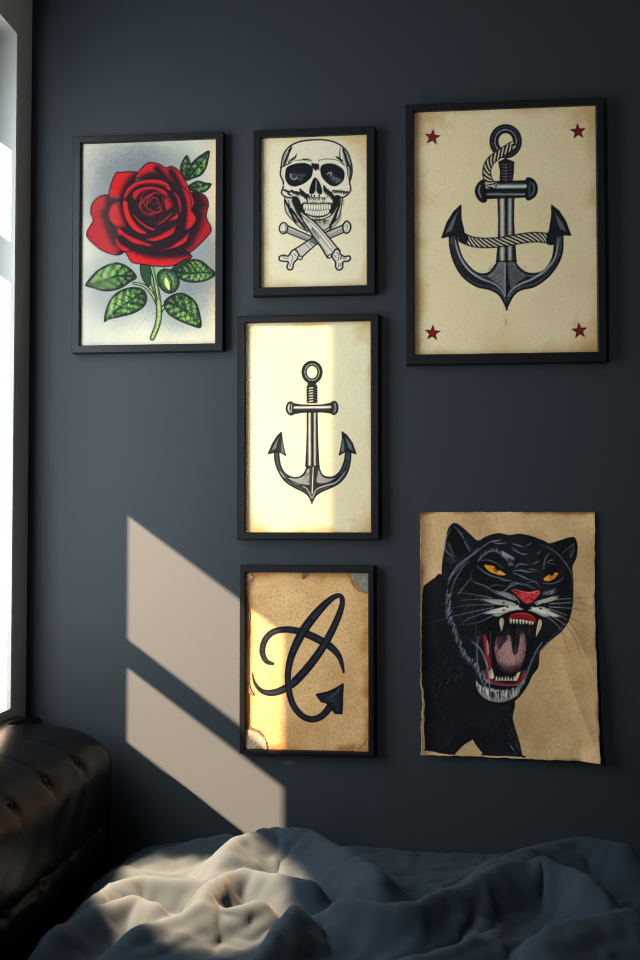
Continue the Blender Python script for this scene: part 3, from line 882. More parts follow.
def paint_anchor_large(px, py):
    D = Drawing(px, py, (240, 219, 174))
    D.paper_age((413.5, 597, 105, 355), (206, 160, 104), (230, 206, 158), 13, 81, .6)
    for (cx, cy, r, a) in ((420, 118, 34, .5), (592, 115, 30, .45), (594, 350, 34, .5), (500, 350, 30, .14), (416, 200, 20, .3)):
        k = np.clip(1 - np.hypot(px - cx, py - cy) / r + fbm(px / 9, py / 9, 83, 3) * .5, 0, 1) * a
        D.c = D.c * (1 - k[..., None]) + np.array((186, 132, 72)) * k[..., None]
    D.line([(505.5, 318), (506, 322), (505, 326)], [.8, 1.6, .5], (214, 168, 104))
    u, v = at(435, 120, 4.571), at(435, 190, 4.571)
    # soft pencil halo round the drawing
    # ring
    cx, cy = u((323, 97))[0]
    ring = [(cx + 11.7 * math.cos(a), cy + 12.6 * math.sin(a)) for a in np.linspace(-math.pi / 2, 1.5 * math.pi, 25)]
    rod(D, ring, [8.0], hi=.25, light=(190, 190, 190), second=-.5)
    # shackle neck
    D.fill(u((292, 192), (322, 178), (360, 192), (358, 236), (352, 282), (298, 282), (300, 236)), (34, 37, 46), smooth=False, line=(14, 16, 24), lw=.6)
    for k in range(6):
        y = 200 + k * 14
        D.line(u((306, y), (325, y + 5), (330, y + 1)), [.6, 1.4], (150, 150, 148), alpha=.8)
        D.line(u((338, y + 2), (352, y)), 1.0, (96, 100, 106), alpha=.8)
    D.line(u((332, 190), (334, 280)), 1.0, (16, 17, 24))
    # shank
    def shank(x, yb, yt):
        pass
    D.fill(u((288, 350), (360, 350), (358, 457), (364, 560), (370, 648), (282, 648), (290, 560), (292, 457)), AD, smooth=False, line=(14, 16, 24), lw=.7,
           shade=lambda x, y, d: mixc((40, 43, 51), (206, 203, 192), np.clip(np.exp(-((x - 502.2) / 2.3) ** 2) * 1.1 + np.exp(-((x - 509.9) / 1.9) ** 2) * .9
                                      + .18 * fbm(x * 1.2, y * .22, 90, 3), 0, 1)))
    D.line(u((325, 350), (326, 640)), 1.3, (16, 18, 26), smooth=False)
    # arms: crescent with inner and outer outline
    arm = v((97, 200), (97, 200), (108, 262), (130, 318), (172, 366), (210, 384), (250, 376), (278, 340), (288, 326), (288, 326), (366, 326), (366, 326), (380, 350), (412, 376), (460, 382), (505, 362), (540, 300), (548, 200), (548, 200),
            (584, 200), (584, 200), (582, 280), (560, 340), (515, 398), (455, 440), (395, 455), (358, 482), (328, 540), (328, 540), (296, 482), (252, 455), (190, 440), (130, 398), (92, 340), (70, 270), (66, 195), (66, 195))
    D.fill(arm, (34, 37, 47), smooth=True, line=(14, 16, 24), lw=.8,
           shade=lambda x, y, d: mixc((30, 33, 43), (92, 96, 106), np.clip(np.exp(-((d - 2.4) / 1.2) ** 2) * .9 + fbm(x * .9, y * .9, 91, 3) * .5, 0, 1)))
    # highlights that run along the arms
    D.line(v((92, 230), (112, 300), (150, 360), (205, 402), (262, 424), (296, 448), (322, 486)), [1.0, 1.8, 2.2, 2.0, 1.6, 1.2], (176, 178, 182), alpha=.85)
    D.line(v((566, 222), (552, 300), (510, 360), (450, 404), (390, 430), (352, 455), (334, 486)), [1.0, 1.6, 2.2, 2.0, 1.6, 1.0], (176, 178, 182), alpha=.85)
    D.line(v((76, 250), (98, 330), (140, 390), (200, 428), (262, 446)), [.8, 1.0, .6], (16, 18, 26))
    D.line(v((572, 300), (540, 350), (490, 398), (430, 432)), [.6, 1.2, .8], (16, 18, 26))
    D.fill(v((290, 330), (322, 330), (322, 420), (318, 470), (300, 440), (262, 412), (240, 392), (272, 372)), (138, 137, 134), alpha=.8)
    D.fill(v((334, 332), (364, 332), (384, 372), (420, 392), (380, 420), (346, 446)), (112, 113, 115), alpha=.8)
    r = random.Random(8)
    for k in range(46):
        x, y = r.uniform(240, 316), r.uniform(345, 425)
        D.line(v((x, y), (x + 14, y - 8)), [.5, .3], (28, 30, 38) if k % 3 else (186, 182, 170), alpha=.6, smooth=False)
    for k in range(30):
        x, y = r.uniform(338, 410), r.uniform(345, 415)
        D.line(v((x, y), (x + 14, y + 10)), [.5, .3], (22, 24, 32) if k % 3 else (150, 150, 146), alpha=.6, smooth=False)
    D.line(v((326, 330), (328, 536)), [1.0, 1.6, .8], (18, 20, 28), smooth=False)
    D.line(v((320, 335), (321, 480)), .9, (190, 186, 176), smooth=False, alpha=.8)
    D.line(v((284, 326), (368, 326)), .9, (14, 16, 24), smooth=False)
    # flukes
    def fluke(P, hl, ln):
        D.fill(v(*P), (32, 35, 45), smooth=False, line=(14, 16, 24), lw=.7)
        D.fill(v(*hl), (112, 115, 122), smooth=False, alpha=.9)
        for a in ln:
            D.line(v(*a), [.6, 1.2], (16, 18, 26))
    fluke(((118, 70), (86, 100), (55, 150), (32, 218), (72, 208), (96, 208), (118, 220), (138, 240), (130, 180), (118, 130)),
          ((106, 92), (72, 148), (48, 198), (78, 184), (92, 140)), (((116, 74), (98, 140), (84, 200)),))
    fluke(((534, 70), (566, 96), (596, 142), (620, 206), (584, 204), (560, 206), (540, 216), (518, 230), (526, 170), (534, 120)),
          ((546, 100), (582, 150), (600, 190), (572, 178), (554, 140)), (((536, 76), (556, 140), (572, 196)),))
    # stock
    D.fill(u((226, 284), (440, 278), (444, 350), (232, 358)), (38, 41, 50), smooth=False, line=(14, 16, 24), lw=.8,
           shade=lambda x, y, d: mixc((28, 31, 40), (226, 222, 210), np.clip(np.exp(-((y - 186.4) / 2.2) ** 2) * .95 + np.exp(-((y - 194.2) / 1.2) ** 2) * .6 + .22 * fbm(x * .25, y * 1.4, 92, 3), 0, 1)))
    D.line(u((236, 322), (440, 316)), 2.0, (24, 27, 36), smooth=False)
    for P in (((222, 276), (200, 290), (186, 322), (196, 356), (218, 374), (234, 366), (226, 340), (224, 306)), ((420, 268), (446, 272), (464, 298), (464, 330), (450, 352), (424, 364), (416, 340), (424, 300))):
        D.fill(u(*P), (36, 39, 49), line=(14, 16, 24), lw=.9)
    D.line(u((206, 300), (200, 325), (210, 352)), 1.5, (150, 152, 154), alpha=.85)
    D.line(u((448, 290), (454, 315), (444, 342)), 1.4, (130, 134, 140), alpha=.85)
    D.line(u((436, 284), (430, 315), (434, 350)), 1.0, (130, 132, 134), alpha=.7)
    # ropes
    rope(D, u((352, 118), (318, 140), (285, 162), (252, 190), (236, 232), (244, 276), (262, 298)), 7.6, 1.0)
    D.line(u((228, 290), (262, 304), (280, 290)), 1.1, (190, 184, 166))
    rope(D, v((128, 220), (170, 236), (230, 242), (300, 238), (370, 226), (440, 216), (500, 218), (530, 228)), 9.2, -1.2)
    D.fill(v((118, 190), (140, 200), (150, 214), (140, 244), (112, 226)), (30, 33, 42), line=(14, 16, 24), lw=.5)
    D.fill(v((536, 190), (516, 196), (514, 240), (536, 246), (548, 226)), (30, 33, 42), line=(14, 16, 24), lw=.5)
    for (x, y, tl) in ((432.5, 137.2, 6), (578, 131.4, -4), (432.5, 333, 4), (579.5, 330.8, -6)):
        star(D, x, y, 7.6, tl)
    return D.c

def paint_anchor_small(px, py):
    D = Drawing(px, py, (236, 222, 184))
    D.paper_age((245.5, 371, 321, 533), (210, 160, 98), (232, 212, 168), 7, 101, .6)
    for (cx, cy, r, a) in ((249, 528, 20, .5), (368, 326, 22, .45), (368, 530, 20, .5), (248, 330, 16, .25)):
        k = np.clip(1 - np.hypot(px - cx, py - cy) / r + fbm(px / 8, py / 8, 103, 3) * .5, 0, 1) * a
        D.c = D.c * (1 - k[..., None]) + np.array((196, 142, 76)) * k[..., None]
    u, v = at(260, 350, 6.4), at(260, 420, 6.4)
    LN = (18, 20, 28)
    cx, cy = u((333, 142))[0]
    ring = [(cx + 7.9 * math.cos(a), cy + 8.9 * math.sin(a)) for a in np.linspace(-math.pi / 2, 1.5 * math.pi, 25)]
    rod(D, ring, [4.6], hi=.3, light=(150, 152, 156), lw=.9)
    D.fill(u((305, 212), (360, 212), (350, 230), (315, 230)), (40, 43, 52), smooth=False, line=LN, lw=.3)
    # threaded neck
    D.fill(u((304, 226), (362, 226), (364, 260), (362, 338), (304, 338), (302, 260)), (58, 60, 68), smooth=False, line=LN, lw=.5)
    for k in range(6):
        y = 234 + k * 17
        D.line(u((300, y + 6), (332, y), (366, y + 6)), [1.2, .8, 1.2], LN)
        D.line(u((316, y + 10), (336, y + 7)), 1.1, (190, 188, 180))
    # shank
    D.fill(u((302, 396), (366, 396), (368, 520), (372, 640), (378, 745), (292, 745), (298, 640), (302, 520)), AD, smooth=False, line=LN, lw=.55,
           shade=lambda x, y, d: mixc((40, 43, 52), (196, 194, 186), np.clip(np.exp(-((x - 309.6) / 1.3) ** 2) * 1.0 + np.exp(-((x - 314.8) / 1.1) ** 2) * .85 + .15 * fbm(x * 1.5, y * .2, 105, 3), 0, 1)))
    D.line(u((333, 398), (336, 745)), 1.0, LN, smooth=False)
    # arms
    D.fill(v((92, 200), (92, 200), (95, 260), (118, 330), (160, 392), (220, 432), (280, 462), (312, 490), (332, 530), (332, 530), (354, 490), (388, 462), (446, 436), (506, 404), (552, 350), (576, 280), (582, 196), (582, 196),
             (548, 196), (548, 196), (540, 260), (512, 328), (470, 362), (428, 364), (396, 346), (376, 300), (376, 300), (300, 300), (300, 300), (282, 340), (252, 364), (208, 366), (160, 340), (132, 290), (122, 230), (122, 200), (122, 200)),
           AD, smooth=True, line=LN, lw=.6,
           shade=lambda x, y, d: mixc((30, 33, 42), (84, 88, 98), np.clip(np.exp(-((d - 1.8) / .9) ** 2) * .8 + fbm(x, y, 106, 3) * .4, 0, 1)))
    D.fill(v((180, 372), (240, 374), (286, 352), (302, 318), (318, 320), (316, 410), (300, 414), (240, 404)), (148, 148, 144), alpha=.9)
    D.fill(v((374, 318), (392, 356), (430, 376), (480, 374), (430, 400), (376, 404), (360, 380)), (140, 141, 142), alpha=.85)
    D.fill(v((318, 302), (334, 302), (332, 470), (318, 430)), (58, 60, 66), alpha=.9)
    D.fill(v((340, 302), (372, 304), (366, 360), (345, 430)), (40, 43, 52), alpha=.9)
    D.line(v((128, 330), (180, 392), (250, 418), (300, 440), (330, 500)), [.8, 1.5, 1.2, .8], (168, 170, 172), alpha=.85)
    D.line(v((545, 330), (490, 396), (420, 420), (360, 446), (336, 500)), [.8, 1.5, 1.2, .8], (172, 172, 172), alpha=.85)
    D.line(v((150, 370), (210, 408), (270, 424)), 1.0, LN); D.line(v((400, 414), (460, 392), (520, 346)), 1.0, LN)
    D.line(v((340, 302), (334, 470)), [.8, 1.0], (206, 202, 192), smooth=False)
    r = random.Random(4)
    for k in range(24):
        x, y = r.uniform(262, 312), r.uniform(340, 408)
        D.line(v((x, y), (x + 16, y - 10)), [.5, .3], (34, 36, 44), alpha=.6, smooth=False)
    for P, H, L in ((((136, 78), (110, 104), (80, 152), (52, 216), (90, 208), (120, 200), (164, 228), (150, 170), (142, 120)), ((126, 104), (96, 150), (72, 198), (104, 180), (112, 140)), ((134, 84), (112, 150), (104, 200))),
                    (((526, 76), (556, 100), (590, 148), (614, 216), (580, 206), (550, 198), (508, 224), (520, 170), (528, 120)), ((544, 106), (580, 150), (596, 196), (566, 180), (554, 140)), ((530, 84), (548, 150), (560, 200)))):
        D.fill(v(*P), (38, 41, 50), smooth=False, line=LN, lw=.6)
        D.fill(v(*H), (116, 118, 126), smooth=False, alpha=.85)
        D.line(v(*L), [.4, .9], LN)
    D.fill(v((142, 110), (152, 170), (158, 214), (134, 200)), (150, 150, 150), alpha=.5)
    D.fill(v((532, 116), (522, 170), (518, 208), (540, 190)), (150, 150, 150), alpha=.6)
    # stock
    D.fill(u((200, 342), (270, 352), (333, 354), (400, 352), (470, 338), (472, 404), (400, 396), (333, 396), (270, 398), (204, 410)), AD, smooth=False, line=LN, lw=.7,
           shade=lambda x, y, d: mixc((34, 37, 46), (206, 203, 194), np.clip(np.exp(-((y - 407.3 - (x - 312) * -.012) / 1.3) ** 2) + .15 * fbm(x * .3, y, 107, 2), 0, 1)))
    for P in (((196, 332), (176, 346), (168, 376), (178, 404), (200, 416), (216, 404), (210, 376), (214, 346)), ((476, 330), (456, 340), (462, 370), (456, 400), (474, 412), (492, 396), (498, 366), (490, 340))):
        D.fill(u(*P), (66, 68, 76), line=LN, lw=.7)
    D.line(u((186, 352), (182, 376), (190, 396)), 1.2, (190, 188, 182)); D.line(u((202, 352), (200, 396)), .8, (150, 150, 150))
    D.line(u((478, 344), (484, 370), (476, 398)), 1.2, (150, 150, 152))
    return D.c

# ---- looped flourish with an arrow tail
def paint_flourish(px, py):
    D = Drawing(px, py, (188, 140, 84))
    n = fbm(px / 26, py / 26, 120, 4)
    k = np.clip(.45 + n * .9, 0, 1)
    D.c = mixc((204, 158, 104), (228, 188, 132), k)
    D.paper_age((245.5, 369, 572, 753), (168, 100, 46), (212, 166, 108), 10, 121, .8)
    sp = fbm(px * 1.1, py * 1.1, 122, 2)
    k = np.clip((sp - .28) * 3, 0, .55)[..., None]
    D.c = D.c * (1 - k) + np.array((150, 104, 60)) * k
    q = at(240, 580, 4.923)
    def brush(pts, w):
        w = [v / 4.923 for v in w]
        D.line(q(*pts), [v + .5 for v in w], (16, 18, 26))
        def sh(x, y, d, t, h):
            s = fbm(t * 60, d * 1.6 + 3, 125, 2)
            e = np.clip(1 - d / (h + .01), 0, 1)
            return mixc((17, 20, 30), (50, 60, 80), np.clip((e - .15) * (1.1 + s * 1.6), 0, .9))
        D.line(q(*pts), w, (22, 27, 38), shade=sh)
    brush(((162, 412), (130, 400), (110, 355), (122, 298), (160, 258), (215, 244), (270, 248), (320, 262), (385, 292), (445, 328), (490, 380), (511, 455)),
          (12, 22, 27, 28, 28, 28, 30, 34, 36, 34, 24, 7))
    brush(((62, 458), (72, 505), (105, 545), (155, 556), (215, 538), (270, 500), (335, 430), (395, 350), (440, 275), (478, 195), (502, 125), (500, 84), (470, 80), (420, 118), (370, 172), (320, 238), (280, 310), (250, 385),
           (236, 460), (240, 540), (262, 615), (305, 668), (355, 686), (405, 668), (445, 622)),
          (2, 10, 20, 30, 34, 38, 38, 36, 34, 30, 24, 20, 22, 32, 40, 42, 38, 32, 28, 28, 28, 28, 28, 30, 34))
    D.fill(q((376, 564), (432, 552), (470, 535), (507, 512), (504, 590), (501, 658), (468, 656), (450, 632), (428, 606), (400, 598)), (24, 29, 41), smooth=False, line=(14, 16, 24), lw=.8,
           shade=lambda x, y, d: mixc((18, 21, 31), (54, 64, 82), np.clip(d / 6 * (1 + fbm(x, y, 127, 2) * 2), 0, .8)))
    D.line(q((430, 590), (466, 562), (498, 524)), [.6, 1.2, .5], (80, 88, 104)); D.line(q((470, 636), (484, 590), (500, 530)), [.5, 1.0, .5], (14, 16, 24))
    return D.c

# ---- roaring black panther
def paint_panther(px, py):
    D = Drawing(px, py, (196, 158, 108))
    n = fbm(px / 40, py / 40, 140, 5)
    D.c = mixc((190, 150, 100), (222, 186, 134), np.clip(.5 + n, 0, 1))
    D.paper_age((419, 599, 511, 761), (128, 72, 34), (204, 164, 112), 5.0, 141, .8)
    q = at(410, 500, 3.2)
    a = at(420, 510, 8.0)      # ear, brow
    e = at(460, 520, 9.143)    # eye
    r = at(520, 520, 8.0)      # right of head
    m = at(470, 590, 7.11)     # mouth
    c = at(420, 580, 8.0 * .8) # cheek
    BK, B2, GR, LT = (15, 19, 27), (30, 37, 49), (132, 140, 150), (222, 216, 198)
    R = random.Random(11)
    # body, chest and fore leg
    D.fill(q((104, 243), (80, 252), (60, 266), (42, 290), (40, 400), (38, 520), (44, 640), (48, 770), (50, 798), (50, 798), (90, 806), (140, 812), (140, 812), (152, 800), (166, 784), (200, 762), (200, 762), (214, 785), (236, 812), (236, 812), (356, 814), (356, 814), (346, 770), (332, 722), (325, 690),
             (332, 640), (300, 560), (240, 460), (180, 330)), BK, smooth=True, line=(12, 15, 22), lw=.6,
           shade=lambda x, y, d: mixc((13, 17, 25), (27, 34, 46), np.clip(.5 + fbm(x / 16, y / 16, 142, 4), 0, 1)))
    for _ in range(300):
        x, y = R.uniform(430, 508), R.uniform(640, 745)
        if x > 490 and y < 705: continue
        L = R.uniform(2.5, 6.5)
        D.line([(x, y), (x + L * R.uniform(.35, .65), y - L)], [.5, .25], (156, 164, 172) if R.random() < .30 else (52, 62, 76), smooth=False, alpha=R.uniform(.4, .9))
    for _ in range(26):
        x, y = R.uniform(507, 517), R.uniform(700, 752)
        D.line([(x - (752 - y) * .06, y), (x + 3.4 - (752 - y) * .06, y + 6)], [.5, .25], (160, 166, 172), smooth=False, alpha=.85)
    for _ in range(60):
        x = R.uniform(425, 520)
        D.line([(x, 748 + R.uniform(-4, 2)), (x - 1.2, 755)], [.8, .3], (13, 16, 23), smooth=False, alpha=.0)
    D.fill(q((240, 700), (290, 660), (325, 640), (300, 690), (262, 740)), (36, 44, 57), alpha=.5)
    # head outline with ears
    head = q((104, 215), (112, 160), (122, 100), (134, 80), (146, 76), (166, 88), (192, 112), (218, 132), (246, 118), (284, 108), (318, 114), (352, 110), (392, 118), (428, 132), (448, 140), (482, 130), (518, 120), (530, 126),
             (535, 152), (530, 186), (518, 212), (520, 260), (518, 330), (504, 384), (478, 420), (440, 452), (414, 480), (408, 530), (390, 556), (372, 592), (340, 632), (300, 650), (255, 645), (222, 628), (200, 570), (170, 500),
             (128, 430), (108, 350), (104, 290))
    D.fill(head, BK, smooth=True, line=(11, 14, 21), lw=.7,
           shade=lambda x, y, d: mixc((14, 17, 25), (29, 36, 48), np.clip(.45 + fbm(x / 11, y / 11, 143, 4) * 1.1, 0, 1)))
    for _ in range(650):
        x, y = R.uniform(105, 520), R.uniform(120, 560)
        dx, dy = x - 372, (y - 300) * 1.0
        L = math.hypot(dx, dy)
        if L < 60 or (x > 235 and y > 370) or not D.inside(np.array([q((x, y))[0][0]]), np.array([q((x, y))[0][1]]), head)[0]:
            continue
        a_ = math.atan2(dy, dx) + R.uniform(-.35, .35)
        l = R.uniform(1.6, 4.2)
        X0, Y0 = q((x, y))[0]
        D.line([(X0, Y0), (X0 + l * math.cos(a_), Y0 + l * math.sin(a_))], [.55, .25], (92, 102, 116) if R.random() < .3 else (50, 58, 70), smooth=False, alpha=.75)
    def st(f, *P, w=.8, col=GR, al=.85):
        D.line(f(*P), np.atleast_1d(w), col, alpha=al)
    # ears
    D.fill(a((205, 240), (235, 160), (272, 135), (320, 190), (360, 270), (372, 330), (290, 375), (225, 340), (205, 290)), (10, 13, 20))
    st(a, (272, 132), (330, 190), (362, 262), (400, 330), w=[.6, 1.2, .8])
    st(a, (250, 150), (215, 215), (200, 300), (232, 352), (290, 376), w=[.6, 1.0, 1.0, .6])
    for k in range(9):
        st(a, (205 + k * 3, 250 + k * 12), (240 + k * 4, 275 + k * 10), w=[.5, .9], al=.6)
    for k in range(12):
        st(a, (290 + k * 9, 150 + k * 13), (330 + k * 10, 205 + k * 13), w=[.9, .4], col=(58, 68, 82), al=.8)
    for k in range(7):
        st(a, (210 + 4 * k, 390 + 8 * k), (250 + 6 * k, 370 + 6 * k), w=[.4, .8], al=.5)
    st(r, (322, 285), (370, 240), (430, 190), w=[.5, .9]); st(r, (400, 300), (428, 250), (432, 200), w=[.4, .8], al=.7)
    for k in range(7):
        st(r, (385 + 5 * k, 250 - 7 * k), (410 + 4 * k, 300 - 10 * k), w=[.4, .8], al=.6)
    # skull ridge lines
    st(a, (220, 600), (262, 500), (330, 420), (440, 345), (550, 262), (640, 240), w=[.8, 1.8, 1.6, 1.2, .6], col=(118, 128, 138))
    st(a, (250, 640), (290, 540), (350, 450), (400, 410), w=[1.4, 1.8, .8], col=(96, 106, 118))
    for k in range(22):
        t = k / 21
        x, y = 215 + 230 * t, 560 - 240 * t
        st(a, (x, y), (x + 40, y - 30), w=[.4, .8, .3], col=(130, 140, 150), al=.7)
    for P in (((275, 195), (330, 190), (390, 180)), ((300, 205), (360, 215), (440, 205)), ((480, 215), (540, 232), (585, 245)), ((475, 255), (530, 290), (590, 318)), ((505, 440), (530, 405), (580, 400)), ((480, 465), (560, 458), (640, 470)),
              ((480, 480), (560, 510), (620, 540)), ((360, 540), (420, 552), (480, 555)), ((440, 610), (500, 570), (590, 600))):
        st(e, *P, w=[.6, 1.6, .5], al=.75)
    for P in (((40, 210), (80, 190), (100, 182)), ((0, 268), (40, 272), (70, 270)), ((120, 270), (150, 262), (168, 235)), ((0, 350), (40, 355), (70, 350)), ((85, 352), (130, 340), (165, 310)), ((0, 400), (60, 415), (130, 405)),
              ((60, 390), (100, 392), (140, 400)), ((0, 440), (60, 470), (120, 480)), ((60, 500), (120, 490), (165, 540)), ((160, 195), (250, 230), (330, 300), (410, 420), (412, 560)), ((0, 500), (60, 520), (150, 560))):
        st(r, *P, w=[.5, 1.3, .4], al=.7)
    # brow fur
    for k in range(34):
        t = k / 33
        x = 165 + 320 * t
        y0 = 380 - 95 * math.sin(math.pi * min(1, t * 1.15)) + (30 if t > .85 else 0)
        st(e, (x, y0), (x + R.uniform(-4, 14), y0 - R.uniform(25, 60)), w=[.9, .3], col=(156, 162, 166), al=.8)
    for k in range(16):
        x = 385 + k * 7
        st(e, (x, 285 + k * 4), (x + 6 + R.uniform(-6, 6), 340 + k * 2), w=[1.1, .4], col=(160, 166, 170), al=.85)
    # eyes
    D.fill(e((145, 405), (200, 385), (280, 392), (350, 425), (400, 470), (440, 505), (420, 520), (340, 515), (260, 490), (200, 450)), (8, 10, 15))
    D.fill(e((218, 412), (270, 410), (330, 428), (370, 460), (424, 496), (380, 508), (320, 492), (262, 466)), (236, 150, 26), line=(40, 22, 10), lw=.25,
           shade=lambda x, y, d: mixc((226, 118, 16), (252, 196, 66), np.clip(.5 + fbm(x * 1.1, y * 1.1, 145, 2) * 1.4, 0, 1)))
    D.fill(e((300, 440), (335, 438), (345, 470), (318, 482)), (190, 84, 14), alpha=.8)
    D.fill(e((318, 424), (362, 446), (352, 466), (328, 448)), (26, 14, 10), alpha=.8)
    st(e, (150, 412), (210, 465), (280, 505), (360, 528), (440, 545), w=[.6, 1.5, 1.2, .5], col=(120, 128, 136))
    st(e, (185, 370), (260, 366), (330, 392), (395, 440), w=[.6, 1.3, .7], col=(104, 112, 122))
    st(e, (120, 450), (95, 500), (115, 550), (170, 570), w=[.5, 1.0, .5], al=.6)
    D.fill(r((180, 470), (205, 432), (260, 405), (318, 402), (300, 450), (262, 492), (210, 496)), (8, 10, 15))
    D.fill(r((186, 466), (225, 435), (270, 418), (308, 420), (290, 452), (250, 482), (205, 486)), (230, 144, 30), line=(40, 22, 10), lw=.25,
           shade=lambda x, y, d: mixc((214, 112, 18), (248, 186, 60), np.clip(.5 + fbm(x * 1.1, y * 1.1, 146, 2) * 1.4, 0, 1)))
    D.fill(r((236, 424), (262, 420), (268, 436), (248, 442)), (24, 14, 10), alpha=.9)
    st(r, (185, 500), (250, 505), (320, 480), (350, 450), w=[.5, 1.2, .5]); st(r, (215, 350), (250, 345), (300, 352), w=[.5, 1.2, .5], col=(160, 130, 96), al=.7)
    st(r, (190, 385), (195, 330), (215, 290), (240, 262), w=[1.6, 1.8, .6], col=(110, 118, 124), al=.8); st(r, (215, 340), (240, 320), (262, 318), w=[.8, 1.0], col=(200, 180, 140), al=.7)
    # nose bridge and nose
    D.fill(q((318, 280), (340, 290), (375, 292), (405, 286), (420, 292), (408, 312), (385, 332), (366, 330), (345, 312), (326, 294)), (206, 34, 40), line=(12, 12, 18), lw=.7,
           shade=lambda x, y, d: mixc((168, 24, 34), (232, 76, 76), np.clip(.45 + fbm(x * .7, y * .7, 147, 3) * 1.3, 0, 1)))
    st(q, (330, 285), (360, 292), (385, 296), (412, 288), w=[.8, 1.5, .8], col=(238, 120, 112), al=.9)
    D.fill(q((345, 312), (366, 332), (385, 334), (382, 352), (372, 356), (358, 340)), (14, 15, 22))
    # white muzzle fur
    def tuft(x0, y0, x1, y1, n, sx, sy, col=LT, w=1.1, f=q, al=.85):
        for k in range(n):
            t = R.random()
            x, y = x0 + (x1 - x0) * t + R.uniform(-5, 5), y0 + (y1 - y0) * t + R.uniform(-5, 5)
            s = R.uniform(.6, 1.1)
            st(f, (x, y), (x + sx * s * .5, y + sy * s * .5 + R.uniform(-2, 2)), (x + sx * s, y + sy * s), w=[w, w * .8, w * .25], col=col, al=al)
    D.fill(q((362, 348), (330, 340), (296, 350), (266, 366), (280, 372), (310, 368), (340, 360)), (186, 180, 160), alpha=.9)
    D.fill(q((378, 352), (412, 340), (440, 344), (452, 362), (432, 372), (400, 360)), (186, 180, 160), alpha=.9)
    tuft(350, 340, 285, 355, 80, -56, 8)
    tuft(340, 318, 300, 300, 26, -46, -18, (150, 150, 144), .9)
    tuft(345, 335, 280, 330, 60, -60, -14, (184, 180, 164), .9)
    tuft(390, 345, 440, 358, 80, 50, 14)
    tuft(398, 330, 440, 320, 50, 44, -14, (176, 172, 158), .9)
    tuft(425, 300, 470, 290, 18, 20, -16, (130, 134, 136), .8)
    D.line(q((290, 290), (330, 306), (352, 330)), [.5, 1.3, .8], (140, 142, 142)); D.line(q((240, 288), (270, 272), (310, 276)), [.5, 1.1, .5], (96, 104, 112))
    for (x, y) in ((300, 328), (288, 340), (312, 342), (300, 352), (425, 330), (436, 342), (418, 346)):
        D.fill(q((x - 3, y - 2), (x + 3, y - 2), (x + 3, y + 2), (x - 3, y + 2)), (24, 26, 32))
    # open mouth
    D.fill(m((185, 205), (260, 160), (350, 140), (440, 150), (505, 190), (512, 240), (475, 320), (430, 400), (410, 480), (395, 560), (376, 640), (345, 680), (220, 676), (110, 645), (95, 560), (92, 430), (100, 330), (150, 260)),
           (14, 15, 22))
    # upper gum and incisors
    D.fill(m((268, 200), (300, 170), (350, 158), (410, 162), (455, 185), (472, 222), (440, 232), (400, 205), (340, 200), (290, 212)), (176, 24, 30), line=(60, 10, 14), lw=.3)
    st(m, (290, 180), (350, 164), (420, 172), (462, 205), w=[.7, 1.2, .7], col=(222, 66, 62))
    for k, (x, y, h) in enumerate(((290, 205, 34), (312, 208, 30), (334, 208, 32), (358, 208, 34), (380, 210, 32), (402, 214, 26), (424, 218, 28), (444, 224, 20))):
        D.fill(m((x - 8, y), (x + 8, y), (x + 5, y + h * .7), (x, y + h), (x - 5, y + h * .7)), (228, 216, 188))
    # upper fangs
    D.fill(m((210, 205), (226, 194), (242, 208), (240, 245), (224, 296), (212, 262), (206, 232)), (214, 200, 162), line=(30, 24, 20), lw=.35)
    D.line(m((232, 205), (230, 250), (224, 285)), [.8, .5], (150, 130, 96))
    D.fill(m((484, 214), (500, 202), (512, 220), (508, 258), (488, 300), (466, 334), (470, 280)), (222, 200, 162), line=(30, 24, 20), lw=.35)
    D.line(m((500, 215), (490, 270), (472, 322)), [.8, .5], (160, 130, 96))
    # tongue
    D.fill(m((200, 318), (240, 330), (270, 310), (300, 320), (350, 300), (392, 310), (402, 400), (392, 470), (360, 550), (310, 584), (250, 584), (206, 555), (180, 480), (168, 420), (178, 350)), (150, 104, 100), line=(30, 18, 22), lw=.5,
           shade=lambda x, y, d: mixc((70, 40, 48), (190, 142, 132), np.clip(.45 + d / 13 - np.clip((y - 660) / 12, 0, .55) + .5 * fbm(x * .9, y * .9, 149, 3), 0, 1)))
    D.fill(m((200, 300), (250, 320), (262, 350), (236, 380), (205, 420), (190, 370)), (30, 22, 30), alpha=.7)
    D.fill(m((290, 280), (345, 290), (352, 350), (335, 440), (312, 455), (296, 400)), (26, 20, 30), alpha=.9)
    D.fill(m((320, 380), (336, 400), (325, 450), (312, 430)), (92, 60, 84), alpha=.8)
    for _ in range(90):
        x, y = R.uniform(190, 385), R.uniform(420, 565)
        st(m, (x, y), (x + R.uniform(-6, 6), y + R.uniform(6, 14)), w=[.5, .3], col=(60, 34, 42) if R.random() < .6 else (206, 164, 150), al=.6)
    for _ in range(24):
        x = R.uniform(270, 450)
        st(m, (x, 250), (x + R.uniform(-6, 6), 340), w=[.5, .9, .3], col=(66, 72, 84), al=.5)
    # lips, gums and lower teeth
    D.fill(m((92, 320), (112, 318), (130, 370), (136, 430), (150, 520), (156, 556), (120, 548), (106, 480), (96, 400)), (176, 40, 40), line=(40, 10, 14), lw=.35)
    D.fill(m((116, 350), (130, 380), (134, 440), (124, 460), (118, 410)), (206, 168, 156), alpha=.8)
    D.fill(m((100, 560), (122, 568), (140, 610), (180, 640), (250, 652), (320, 650), (350, 615), (372, 572), (390, 568), (376, 640), (345, 668), (280, 668), (180, 660), (110, 638)), (158, 34, 38), line=(40, 10, 14), lw=.35)
    st(m, (96, 590), (110, 640), (180, 664), (260, 672), (340, 668), (372, 640), (392, 570), w=[.8, 1.1, .9], col=(196, 130, 122), al=.8)
